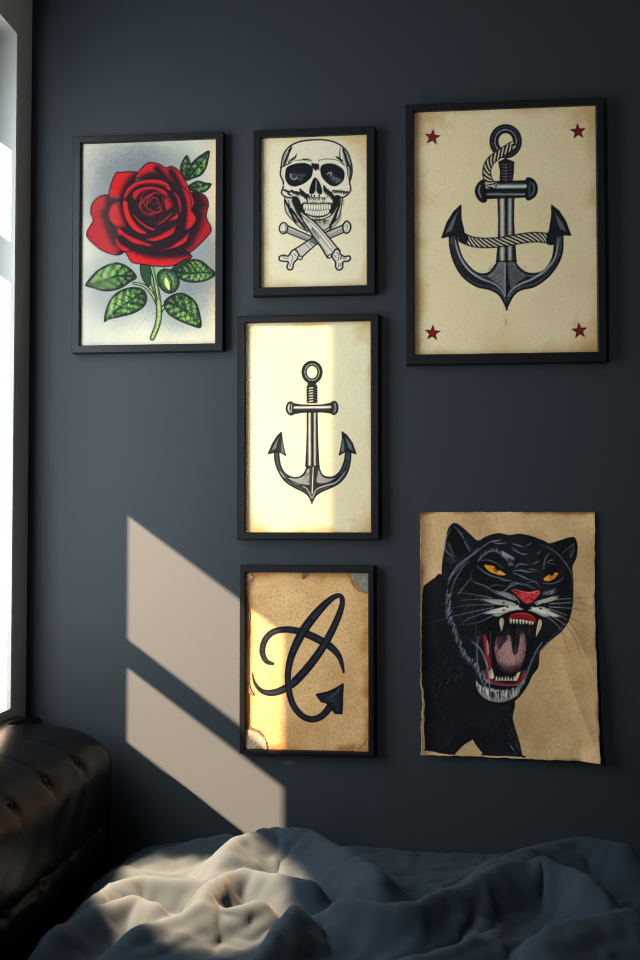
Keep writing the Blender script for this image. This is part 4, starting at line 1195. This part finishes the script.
    D.fill(m((138, 560), (152, 544), (164, 575), (172, 612), (160, 632), (138, 622), (132, 592)), (226, 206, 164), line=(40, 24, 20), lw=.35)
    D.fill(m((316, 620), (330, 585), (358, 574), (350, 606), (334, 640), (318, 640)), (226, 206, 164), line=(40, 24, 20), lw=.35)
    for k in range(7):
        x = 186 + k * 21
        D.fill(m((x - 9, 640), (x - 4, 612 + (k % 2) * 8), (x + 3, 604 + (k % 3) * 5), (x + 9, 640)), (224, 210, 180), smooth=False)
    # lower lip and chin
    st(m, (60, 330), (50, 430), (58, 560), (80, 640), (120, 690), (220, 712), (310, 716), (352, 690), (384, 640), (420, 540), (470, 430), (510, 370), w=[1.0, 1.4, 1.2, 1.4, 2.0, 2.0, 2.2, 1.8, 1.6, 1.4], col=(128, 138, 148), al=.75)
    st(m, (40, 240), (42, 400), (40, 520), (48, 620), w=[.8, 1.4, .8], col=(74, 84, 96), al=.7)
    D.fill(m((42, 640), (70, 670), (120, 700), (220, 724), (310, 728), (335, 735), (300, 765), (250, 785), (190, 792), (120, 775), (70, 735), (45, 690)), (158, 154, 142), alpha=.9)
    for k in range(170):
        t = R.random()
        x = 48 + 300 * t
        y = 660 + 55 * math.sin(math.pi * min(1, t * .9)) + R.uniform(-6, 22)
        st(m, (x, y), (x + R.uniform(-10, 14), y + R.uniform(30, 70) * (1 - .5 * abs(t - .4))), w=[1.2, .9, .3], col=(224, 218, 200) if R.random() < .55 else (50, 52, 58), al=.8)
    for k in range(40):
        t = R.random()
        x, y = 320 + 60 * t, 705 - 70 * t
        st(m, (x, y), (x + 12, y + 10), w=[1.0, .4], col=(150, 150, 148), al=.6)
    # cheek ruff
    ruff = c((190, 70), (185, 130), (190, 190), (205, 260), (235, 340), (262, 420), (300, 480), (350, 530), (400, 590), (430, 650))
    P = spline(ruff, n=12)
    for k, p in enumerate(P):
        for _ in range(2):
            L = R.uniform(1.5, 6.5)
            x, y = p[0] + R.uniform(-3.0, 2.0), p[1] + R.uniform(-1.5, 1.5)
            D.line([(x, y), (x - L * .35, y + L)], [.8, .3], (146, 154, 162), smooth=False, alpha=.65)
    D.line(c((330, 390), (385, 440), (420, 520), (438, 600), (444, 690)), [.8, 1.8, 2.0, 1.0], (140, 150, 160), alpha=.8)
    D.line(c((450, 330), (450, 420), (455, 520), (450, 600)), [1.6, 1.2, .8], (70, 80, 92), alpha=.8)
    for _ in range(90):
        x, y = R.uniform(245, 430), R.uniform(90, 330)
        D.line(c((x, y), (x + 10, y + R.uniform(8, 22))), [.6, .3], (120, 130, 140), smooth=False, alpha=.55)
    st(c, (330, 10), (420, 40), (510, 100), w=[.6, 1.2, .6]); st(c, (515, 95), (570, 45), (630, 20), w=[.6, 1.3, .8])
    for k in range(26):
        t = k / 25
        st(c, (240 + 70 * t, 100 - 90 * t), (262 + 70 * t, 60 - 80 * t), w=[.8, .4], col=(92, 102, 112), al=.6)
    for _ in range(16):
        x, y = R.uniform(500, 620), R.uniform(300, 420)
        st(c, (x, y), (x - 26, y + 34), w=[.7, .3], col=(130, 130, 128), al=.6)
    # jaw-side fur at the right edge
    for _ in range(60):
        t = R.random()
        x, y = 500 - 90 * t, 388 + 100 * t
        st(q, (x, y), (x - R.uniform(4, 14), y + R.uniform(2, 9)), w=[.8, .3], col=(84, 94, 104), al=.6)
    # whiskers, pale over the coat and dark over the paper
    WH = (150, 156, 162)
    for P in (((262, 312), (190, 300), (130, 294)), ((270, 335), (190, 336), (120, 348)), ((266, 344), (160, 366), (62, 396)), ((262, 352), (190, 378), (150, 404)), ((282, 322), (200, 318), (150, 325)), ((270, 366), (220, 390), (160, 400))):
        D.line(q(*P), [.9, .7, .3], WH, alpha=.85)
    for P in (((440, 318), (520, 312), (582, 310)), ((446, 330), (540, 326), (590, 345)), ((446, 340), (520, 344), (570, 352)), ((440, 352), (500, 380), (555, 450)), ((436, 360), (510, 410), (548, 498)), ((430, 365), (480, 410), (510, 496)), ((444, 346), (500, 366), (560, 402))):
        D.line(q(*P), [.7, .6, .25], (46, 36, 30), alpha=.85)
        p2 = spline(q(*P))[:6]
        D.line([tuple(v) for v in p2], [.9, .7], (176, 174, 166), smooth=False, alpha=.8)
    return D.c

M_PRINT = print_mat('cream_print_paper', grain=0.05)
M_CRAFT = print_mat('worn_tan_paper', rough=0.9, grain=0.22, gscale=420.0, bump=0.25)
M_KRAFT = print_mat('creased_brown_paper', rough=0.85, grain=0.12, gscale=160.0, bump=0.15)

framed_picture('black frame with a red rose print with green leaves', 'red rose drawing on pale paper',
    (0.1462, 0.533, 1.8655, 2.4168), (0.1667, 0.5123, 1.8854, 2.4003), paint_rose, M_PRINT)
framed_picture('small black frame with a skull and crossbones print', 'skull and crossbones drawing on cream paper',
    (0.6085, 0.911, 2.0005, 2.4156), (0.6266, 0.890, 2.0225, 2.3978), paint_skull, M_PRINT)
framed_picture('largest black frame with a roped anchor print and four red corner stars', 'roped anchor drawing with red stars on aged cream paper',
    (0.9855, 1.4643, 1.8236, 2.4657), (1.0065, 1.4445, 1.8495, 2.4487), paint_anchor_large, M_PRINT)
framed_picture('black frame with a plain anchor print, half lit by the sun', 'plain anchor drawing on cream paper',
    (0.5693, 0.9194, 1.3979, 1.9514), (0.5893, 0.8993, 1.416, 1.9342), paint_anchor_small, M_PRINT)
snake = framed_picture('black frame with a looped arrow-tailed flourish on torn tan paper', 'dark blue looped flourish on grainy tan paper',
    (0.577, 0.9069, 0.8751, 1.3356), (0.5912, 0.8926, 0.8855, 1.3174), paint_flourish, M_CRAFT, glass=False)

# unframed panther sheet: old brown paper with ragged edges, pinned flat at the top and curling off the wall
def panther_shape(X, Y, Z):
    x0, x1, z0, z1 = 1.0196, 1.4373, 0.8800, 1.4656
    u, v = (X - x0) / (x1 - x0), (Z - z0) / (z1 - z0)
    ragL = 0.0022 * fbm(Z * 60, Z * 0 + 1, 150, 4) + 0.0045 * np.maximum(0, fbm(Z * 17, Z * 0 + 2, 151, 2))
    ragR = 0.0022 * fbm(Z * 60, Z * 0 + 3, 152, 4) + 0.004 * np.maximum(0, fbm(Z * 14, Z * 0 + 4, 153, 2))
    ragT = 0.0012 * fbm(X * 60, X * 0 + 5, 154, 4)
    ragB = 0.0018 * fbm(X * 60, X * 0 + 6, 155, 4)
    eL, eR = np.clip(1 - u / .10, 0, 1), np.clip(1 - (1 - u) / .10, 0, 1)
    eT, eB = np.clip(1 - (1 - v) / .08, 0, 1), np.clip(1 - v / .08, 0, 1)
    Xn = X + ragL * eL - ragR * eR - 0.005 * u * 0 + 0.003 * (1 - v) * u - 0.004 * eR * np.clip((v - .12) / .5, 0, 1) * np.clip(2.2 - 2 * v, 0, 1)
    Zn = Z - ragT * eT + ragB * eB - 0.007 * u * np.clip(1 - v, 0, 1)
    # lies off the wall: lower edge and right edge stand away, soft creases
    off = 0.0035 + 0.010 * np.clip(1 - v, 0, 1) ** 2.2 + 0.010 * u ** 4 * (0.35 + .65 * (1 - v)) + 0.006 * np.clip(1 - u / .08, 0, 1) ** 2
    off += 0.0022 * np.sin((u * 2.2 + v * 1.3) * 5 + 1.1) * np.clip(u * 3, 0, 1) + 0.0016 * fbm(u * 6 + v * 2, v * 7 - u * 2, 156, 3)
    d = np.abs((u - .80) * .8 + (v - .62) * .55)
    off += 0.0022 * np.clip(1 - d / .08, 0, 1) ** 2 * np.clip((u - .5) * 4, 0, 1)
    d = np.abs((u - .90) * .9 + (v - .20) * .45)
    off += 0.0025 * np.clip(1 - d / .07, 0, 1) ** 2 * np.clip((.5 - v) * 4, 0, 1) * np.clip((u - .6) * 4, 0, 1)
    curl = np.clip((u - .90) / .10, 0, 1) * np.clip(1 - v / .10, 0, 1)
    off += 0.012 * curl
    return Xn, -np.maximum(off, 0.0022), Zn

poster = sheet('poster', 1.0196, 1.4373, 0.8800, 1.4656, -0.006, paint_panther, M_KRAFT, None, shape=panther_shape)
poster['label'] = 'unframed old brown paper with a roaring black panther drawing'
poster['category'] = 'poster'
sd = poster.modifiers.new('paper', 'SOLIDIFY')
sd.thickness = 0.0007
sd.offset = 0

# torn layers of old paper at the corners of the flourish sheet
def scrap(name, pts, y0, tilt, color, seed, label):
    """a ragged leaf of torn paper lying on the sheet and lifting off it"""
    (X0, Z0) = pts[0]
    bm = bmesh.new()
    P = np.array(pts, float)
    Q = spline(P, True, 4)
    r = np.random.RandomState(seed)
    Q = Q + r.uniform(-.0017, .0017, Q.shape)
    c = Q.mean(0)
    rings = []
    for f in (1.0, .72, .42):
        ring = []
        for p in Q:
            p2 = c + (p - c) * f
            h = tilt * (abs(p2[0] - c[0]) + abs(p2[1] - c[1])) / .03 + r.uniform(-.0007, .0007) + (.0012 if f < 1 else 0)
            ring.append(bm.verts.new((p2[0], y0 - h, p2[1])))
        rings.append(ring)
    n = len(Q)
    for A, B in zip(rings, rings[1:]):
        for k in range(n):
            bm.faces.new((A[k], A[(k + 1) % n], B[(k + 1) % n], B[k]))
    cv = bm.verts.new((c[0], y0 - .0015, c[1]))
    for k in range(n):
        bm.faces.new((rings[-1][k], rings[-1][(k + 1) % n], cv))
    m = material('torn_paper', color, rough=0.95, vary=0.45, scale=130, bump=0.5)
    o = build(name, bm, m, snake)
    o['label'] = label
    sd = o.modifiers.new('paper', 'SOLIDIFY')
    sd.thickness = 0.0006
    return o
def wall_pt(x, y):
    """point of the wall plane that the camera shows at an image pixel"""
    a = _K[0] - x * _K[2]
    b = _K[1] - y * _K[2]
    M = np.array([[a[0], a[1]], [b[0], b[1]]])
    return tuple(np.linalg.solve(M, [-a[2], -b[2]]))
W = lambda *p: [wall_pt(*k) for k in p]
scrap('torn_corner', W((246.5, 730), (254, 731), (262, 735), (266, 742), (267, 748.5), (256, 748.5), (246.5, 748)), -.0150, .0012, (.50, .36, .24), 1, 'pale peeled paper corner')
scrap('torn_corner', W((246.5, 722.5), (252, 727), (260, 731), (264, 737), (254, 734), (246.5, 731)), -.0146, .0004, (.20, .10, .05), 2, 'dark brown torn paper edge')
scrap('torn_corner', W((352, 573), (368.5, 573), (368.5, 591), (362, 590), (357, 584), (353, 579)), -.0150, .0010, (.22, .21, .16), 3, 'grey-green peeled paper corner')
scrap('torn_corner', W((347, 573), (353, 573), (355, 580), (360, 587), (367, 593), (360, 592), (352, 586), (349, 579)), -.0146, .0004, (.34, .16, .06), 4, 'rusty brown torn paper edge')
scrap('torn_corner', W((246.5, 574), (252.5, 574), (253, 579), (250, 581), (246.5, 582)), -.0150, .0010, (.46, .30, .18), 5, 'small peeled paper corner')
scrap('torn_corner', W((354, 752), (359, 746), (364, 741), (368.5, 736), (368.5, 752)), -.0148, .0010, (.46, .22, .08), 6, 'orange-brown folded paper corner')
scrap('torn_flap', W((246.8, 682), (249, 684), (252, 690), (254, 695), (250, 694), (246.8, 690)), -.0150, .0012, (.28, .14, .06), 7, 'curled brown paper flap')
scrap('torn_flap', W((302, 573.2), (308, 573.2), (306, 577), (303, 579), (301, 577)), -.0148, .0008, (.26, .16, .09), 8, 'small brown tear')
scrap('torn_flap', W((246.6, 596), (249, 606), (250, 618), (249, 632), (246.6, 640)), -.0148, .0008, (.24, .11, .045), 9, 'brown torn paper edge')

# ------------------------------------------------------------------ bed: tufted leather headboard, mattress, base
M_LEATHER = material('black_leather', (0.0018, 0.002, 0.0024), rough=0.30, bump=0.14, scale=420, vary=0.2, spec=0.11, detail=3)
M_SHEET = material('dark_bed_sheet', (0.03, 0.035, 0.042), rough=0.9, vary=0.1, scale=30)
M_WOOD = material('black_stained_bed_wood', (0.02, 0.018, 0.016), rough=0.5, vary=0.3, scale=14)

bed = thing('bed', (1.2, -0.80, 0), 'bed with a black button-tufted leather headboard under the window', 'bed')
HB_T0, HB_T1, HB_Z0, HB_Z1 = 0.018, 1.62, 0.06, 0.968
HB_X0, HB_TH = 0.032, 0.252
ROW1 = [(0.300 + .189 * k, 0.905) for k in range(7)]
ROW2 = [(0.196 + .183 * k, 0.731) for k in range(8)]
ROW3 = [(0.29 + .186 * k, 0.545) for k in range(7)]

def seg_dist(T, Z, a, b):
    ax, az = a
    bx, bz = b
    dx, dz = bx - ax, bz - az
    L = dx * dx + dz * dz
    s = np.clip(((T - ax) * dx + (Z - az) * dz) / L, 0, 1)
    return np.hypot(T - ax - s * dx, Z - az - s * dz)

def headboard_surface(T, Z):
    """thickness of the padded headboard over (distance from the back wall, height)"""
    r = 0.115
    qx = np.maximum(np.maximum(HB_T0 + r - T, T - (HB_T1 - r)), 0)
    qz = np.maximum(Z - (HB_Z1 - r), 0)
    d = np.clip(np.hypot(qx, qz) / r, 0, 1)
    x = HB_X0 + .055 + (HB_TH - .055) * np.sqrt(np.clip(1 - d ** 2.3, 0, 1))
    dip = np.zeros_like(T)
    for (t, z) in ROW1 + ROW2 + ROW3:
        dd = np.hypot(T - t, Z - z)
        dip += 0.009 * np.exp(-(dd / 0.016) ** 1.3)
    crease = np.zeros_like(T)
    for (t, z) in ROW1:
        crease = np.maximum(crease, 0.0075 * np.exp(-(seg_dist(T, Z, (t, z), (t - .012, HB_Z1 + .02)) / 0.010) ** 1.2))
        crease = np.maximum(crease, 0.004 * np.exp(-(seg_dist(T, Z, (t, z), (t + .004, z - .055)) / 0.012)) * np.clip((Z - (z - .06)) / .06, 0, 1))
    for a, b in zip(ROW2, ROW2[1:]):
        crease = np.maximum(crease, 0.007 * np.exp(-(seg_dist(T, Z, a, b) / 0.010) ** 1.2))
    crease = np.maximum(crease, 0.007 * np.exp(-(seg_dist(T, Z, (HB_T0, .731), ROW2[0]) / 0.010) ** 1.2))
    for a, b in zip(ROW3, ROW3[1:]):
        crease = np.maximum(crease, 0.006 * np.exp(-(seg_dist(T, Z, a, b) / 0.010) ** 1.2))
    wob = 0.0016 * np.sin(T * 31 + np.sin(Z * 23) * 1.7) * np.sin(Z * 27 + 1.3 * np.sin(T * 17))
    return x - (dip + crease) * np.clip((x - HB_X0 - .05) / .05, 0, 1) + wob

def headboard():
    nt_, nz_ = 330, 200
    s = np.linspace(0, 1, nt_)
    T1 = HB_T0 + (HB_T1 - HB_T0) * (0.5 - 0.5 * np.cos(np.pi * s)) * 0.5 + (HB_T1 - HB_T0) * s * 0.5
    w = np.linspace(0, 1, nz_)
    Z1 = HB_Z0 + (HB_Z1 - HB_Z0) * np.sin(w * np.pi / 2) ** 0.9
    # plan outline follows a rounded corner at both upper ends
    T, Z = np.meshgrid(T1, Z1)
    rc = 0.085
    for side in (0, 1):
        edge = HB_T0 if side == 0 else HB_T1
        sg = 1 if side == 0 else -1
    zc = HB_Z1 - rc
    over = np.clip((Z - zc) / rc, 0, 1)
    inset = rc * (1 - np.sqrt(np.clip(1 - over ** 2, 0, 1)))
    mid = (HB_T0 + HB_T1) / 2
    half = (HB_T1 - HB_T0) / 2
    Tn = mid + (T - mid) * (half - inset) / half
    X = headboard_surface(T, Z)
    nv = nt_ * nz_
    co = np.concatenate([np.stack([X, -Tn, Z], -1).reshape(-1, 3),
                         np.stack([np.full_like(X, HB_X0), -Tn, Z], -1).reshape(-1, 3)])
    idx = np.arange(nv).reshape(nz_, nt_)
    f = []
    def quads(a, b, c, d): f.append(np.stack([a, b, c, d], -1).reshape(-1, 4))
    quads(idx[:-1, :-1], idx[1:, :-1], idx[1:, 1:], idx[:-1, 1:])
    b = idx + nv
    quads(b[:-1, :-1], b[:-1, 1:], b[1:, 1:], b[1:, :-1])
    quads(idx[-1, :-1], b[-1, :-1], b[-1, 1:], idx[-1, 1:])
    quads(idx[0, :-1], idx[0, 1:], b[0, 1:], b[0, :-1])
    quads(idx[:-1, 0], b[:-1, 0], b[1:, 0], idx[1:, 0])
    quads(idx[:-1, -1], idx[1:, -1], b[1:, -1], b[:-1, -1])
    me = bpy.data.meshes.new('headboard')
    me.from_pydata(co.tolist(), [], np.concatenate(f).tolist())
    me.update()
    return link('headboard', me, M_LEATHER, bed, smooth=True)
hb = headboard()
hb['label'] = 'black leather headboard with rows of buttons'

def tube(pts, r, n=8):
    bm = bmesh.new()
    rings = []
    for k, p in enumerate(pts):
        p = Vector(p)
        t = (Vector(pts[min(k + 1, len(pts) - 1)]) - Vector(pts[max(k - 1, 0)])).normalized()
        u = t.cross(Vector((0, 0, 1)) if abs(t.z) < .9 else Vector((1, 0, 0))).normalized()
        v = t.cross(u)
        rings.append([bm.verts.new(p + r * (math.cos(a) * u + math.sin(a) * v)) for a in [2 * math.pi * j / n for j in range(n)]])
    for a, b in zip(rings, rings[1:]):
        for j in range(n):
            bm.faces.new((a[j], a[(j + 1) % n], b[(j + 1) % n], b[j]))
    bm.faces.new(rings[0][::-1])
    bm.faces.new(rings[-1])
    return bm

# piping along the back edge of the padding, over the top
pts = [(HB_X0 + .053, -t, HB_Z1 - .003) for t in np.linspace(HB_T0 + .085, HB_T1 - .085, 60)]
hb_pipe = build('piping', tube(pts, 0.0035), M_LEATHER, hb, smooth=True)

def button(t, z):
    x = float(headboard_surface(np.array([[t]]), np.array([[z]]))[0, 0])
    bm = bmesh.new()
    prof = [(0.0, 0.0085), (0.005, 0.0081), (0.009, 0.0060), (0.0115, 0.0025), (0.0118, -0.004)]
    rings = []
    for r, h in prof[1:]:
        rings.append([bm.verts.new((x + h, -t + r * math.cos(a), z + r * math.sin(a))) for a in [2 * math.pi * j / 14 for j in range(14)]])
    c = bm.verts.new((x + prof[0][1], -t, z))
    for j in range(14):
        bm.faces.new((c, rings[0][j], rings[0][(j + 1) % 14]))
    for a, b in zip(rings, rings[1:]):
        for j in range(14):
            bm.faces.new((a[j], b[j], b[(j + 1) % 14], a[(j + 1) % 14]))
    build('tufting_button', bm, M_LEATHER, hb, smooth=True)
for (t, z) in ROW1 + ROW2 + ROW3:
    button(t, z)

bm = bmesh.new(); add_box(bm, (0.318, -1.52, 0.34), (2.25, -0.06, 0.585), 0.05, 4)
build('mattress', bm, M_SHEET, bed, smooth=True)
bm = bmesh.new(); add_box(bm, (0.296, -1.56, 0.14), (2.30, -0.04, 0.338), 0.012, 2)
build('bed_base', bm, M_WOOD, bed)
for x in (0.34, 2.2):
    for y in (-1.48, -0.12):
        bm = bmesh.new(); add_box(bm, (x - .03, y - .03, 0.0), (x + .03, y + .03, 0.141), 0.006)
        build('leg', bm, M_WOOD, bed)

# ------------------------------------------------------------------ rumpled duvet
M_DUVET = material('blue_grey_cotton', (0.020, 0.034, 0.047), rough=0.9, vary=0.10, scale=22, sheen=0.04, bump=0.10, spec=0.08)
FOLDS = [
    (.085, .075, .060, [(0.560, 0.443), (0.611, 0.268), (0.685, 0.157), (0.771, 0.197), (0.859, 0.308), (0.924, 0.417), (0.962, 0.536)]),
    (.050, .090, .070, [(0.359, 0.444), (0.421, 0.274), (0.505, 0.142), (0.615, 0.090)]),
    (.062, .030, .024, [(0.395, 0.728), (0.386, 0.608), (0.398, 0.502), (0.445, 0.447), (0.510, 0.453), (0.584, 0.457), (0.637, 0.374)]),
    (.060, .032, .026, [(0.367, 0.907), (0.376, 0.749), (0.418, 0.632), (0.459, 0.572), (0.513, 0.611), (0.558, 0.649)]),
    (.070, .034, .026, [(0.581, 0.706), (0.605, 0.558), (0.625, 0.453), (0.658, 0.404), (0.728, 0.448), (0.803, 0.484), (0.875, 0.500)]),
    (.045, .036, .026, [(0.477, 0.792), (0.528, 0.682), (0.607, 0.612), (0.687, 0.571), (0.758, 0.519)]),
    (.078, .045, .032, [(0.783, 0.602), (0.862, 0.577), (0.950, 0.612), (1.006, 0.606), (1.062, 0.534), (1.143, 0.436), (1.229, 0.350), (1.282, 0.331), (1.338, 0.378), (1.394, 0.470), (1.464, 0.503)]),
    (.072, .040, .032, [(0.749, 0.924), (0.772, 0.750), (0.803, 0.566)]),
    (.075, .070, .055, [(1.082, 0.476), (1.189, 0.317), (1.283, 0.208), (1.365, 0.154), (1.442, 0.154), (1.543, 0.195)]),
    (.034, .018, .018, [(1.110, 0.719), (1.137, 0.573), (1.150, 0.452), (1.142, 0.344)]),
    (.036, .045, .04, [(0.977, 0.803), (1.079, 0.714), (1.152, 0.651), (1.189, 0.578)]),
    (.052, .060, .045, [(1.209, 0.724), (1.317, 0.613), (1.481, 0.508)]),
    (.026, .022, .02, [(0.886, 0.218), (0.978, 0.304), (1.063, 0.341), (1.128, 0.262), (1.210, 0.141)]),
]
def chain_dist(X, T, pts):
    best = np.full(X.shape, 9.0)
    side = np.zeros_like(X)
    par = np.zeros_like(X)
    n = len(pts) - 1
    for k in range(n):
        (ax, at), (bx, bt) = pts[k], pts[k + 1]
        dx, dt = bx - ax, bt - at
        L = math.hypot(dx, dt)
        s = np.clip(((X - ax) * dx + (T - at) * dt) / L ** 2, 0, 1)
        d = np.hypot(X - ax - s * dx, T - at - s * dt)
        c = ((X - ax) * dt - (T - at) * dx) / L
        m = d < best
        best = np.where(m, d, best)
        side = np.where(m, np.sign(c), side)
        par = np.where(m, (k + s) / n, par)
    return best, side, par

def duvet_form(X, T):
    """padded shape that the cotton lies on"""
    wx = X + 0.012 * fbm(X * 4, T * 4, 3, 2)
    wt = T + 0.012 * fbm(X * 4 + 9, T * 4, 4, 2)
    H = np.full_like(X, 0.640) + 0.010 * fbm(X * 2.2, T * 2.2, 7, 2)
    S = np.zeros_like(X)
    for amp, wl, wr, pts in FOLDS:
        d, s, p = chain_dist(wx, wt, pts)
        w = np.where(s > 0, wr, wl)
        taper = np.clip(np.minimum(p, 1 - p) / 0.16, 0, 1)
        taper = 0.15 + 0.85 * taper * taper * (3 - 2 * taper)
        S += (amp * taper * np.exp(-(d / w) ** 1.6)) ** 2.5
    H = H + S ** 0.4
    H -= 0.05 * np.clip(1 - (X - 0.285) / .10, 0, 1) ** 2
    H -= 0.02 * np.clip(1 - (T - .012) / .05, 0, 1) ** 2
    return np.maximum(H, 0.604)

def grid_object(name, X, T, H, mat):
    ny, nx = X.shape
    co = np.stack([X, -T, H], -1).reshape(-1, 3)
    idx = np.arange(nx * ny).reshape(ny, nx)
    q = np.stack([idx[:-1, :-1], idx[1:, :-1], idx[1:, 1:], idx[:-1, 1:]], -1).reshape(-1, 4)
    me = bpy.data.meshes.new(name)
    me.from_pydata(co.tolist(), [], q.tolist())
    me.update()
    return link(name, me, mat, None, smooth=True)

CLOTH_STEP, CLOTH_BEND, CLOTH_GROW, CLOTH_FRAMES = 0.0125, 1.2, 0.05, 30

def duvet():
    """cotton cover that is a little too large for its filling: a short cloth simulation buckles it into folds"""
    X, T = np.meshgrid(np.arange(0.245, 2.34, .02), np.arange(0.004, 1.40, .02))
    base = grid_object('filling', X, T, duvet_form(X, T) - 0.006, M_SHEET)
    base.modifiers.new('collision', 'COLLISION')
    base.collision.thickness_outer = 0.004
    base.collision.cloth_friction = 12
    st = CLOTH_STEP
    X, T = np.meshgrid(np.arange(0.302, 2.28, st), np.arange(0.02, 1.36, st))
    o = grid_object('duvet', X, T, duvet_form(X, T) + 0.004 + 0.003 * fbm(X * 6, T * 9, 21, 2), M_DUVET)
    pin = o.vertex_groups.new(name='pin')
    ny, nx = X.shape
    idx = np.arange(nx * ny).reshape(ny, nx)
    pin.add([int(v) for v in np.concatenate([idx[0], idx[-1], idx[:, 0], idx[:, -1]])], 1.0, 'REPLACE')
    c = o.modifiers.new('cloth', 'CLOTH')
    st_ = c.settings
    st_.quality = 6
    st_.mass = 0.25
    st_.tension_stiffness = 25
    st_.compression_stiffness = 25
    st_.shear_stiffness = 8
    st_.bending_stiffness = CLOTH_BEND
    st_.tension_damping = 15; st_.compression_damping = 15; st_.shear_damping = 15
    st_.air_damping = 3
    st_.shrink_min = -CLOTH_GROW
    st_.vertex_group_mass = 'pin'
    c.collision_settings.distance_min = 0.004
    c.collision_settings.collision_quality = 3
    c.point_cache.frame_start = 1
    c.point_cache.frame_end = CLOTH_FRAMES
    for f in range(1, CLOTH_FRAMES + 1):
        scene.frame_set(f)
    ev = o.evaluated_get(bpy.context.evaluated_depsgraph_get())
    co = np.empty(len(o.data.vertices) * 3, np.float32)
    ev.data.vertices.foreach_get('co', co)
    o.modifiers.remove(c)
    scene.frame_set(1)
    # fine creases of the cotton
    v = co.reshape(-1, 3)
    u, w = v[:, 0] + .25 * v[:, 1], v[:, 1] - .35 * v[:, 0]
    u, w = u + .03 * fbm(v[:, 0] * 6, v[:, 1] * 6, 171, 2), w + .03 * fbm(v[:, 0] * 6 + 4, v[:, 1] * 6, 172, 2)
    r = np.abs(fbm(u * 9, w * 17, 173, 2))
    gate = np.clip(.5 + 1.6 * fbm(v[:, 0] * 4, v[:, 1] * 4, 174, 2), 0, 1)
    v[:, 2] += (0.010 * np.exp(-(r / .12) ** 1.3) * gate).astype(np.float32)
    o.data.vertices.foreach_set('co', v.ravel())
    o.data.update()
    bpy.data.objects.remove(base)
    ss = o.modifiers.new('smooth', 'SUBSURF')
    ss.levels = ss.render_levels = 1
    sd = o.modifiers.new('thickness', 'SOLIDIFY')
    sd.thickness = 0.006
    sd.offset = 1
    o['label'] = 'rumpled dark blue-grey duvet lying across the bed, partly sunlit'
    o['category'] = 'duvet'
duvet()
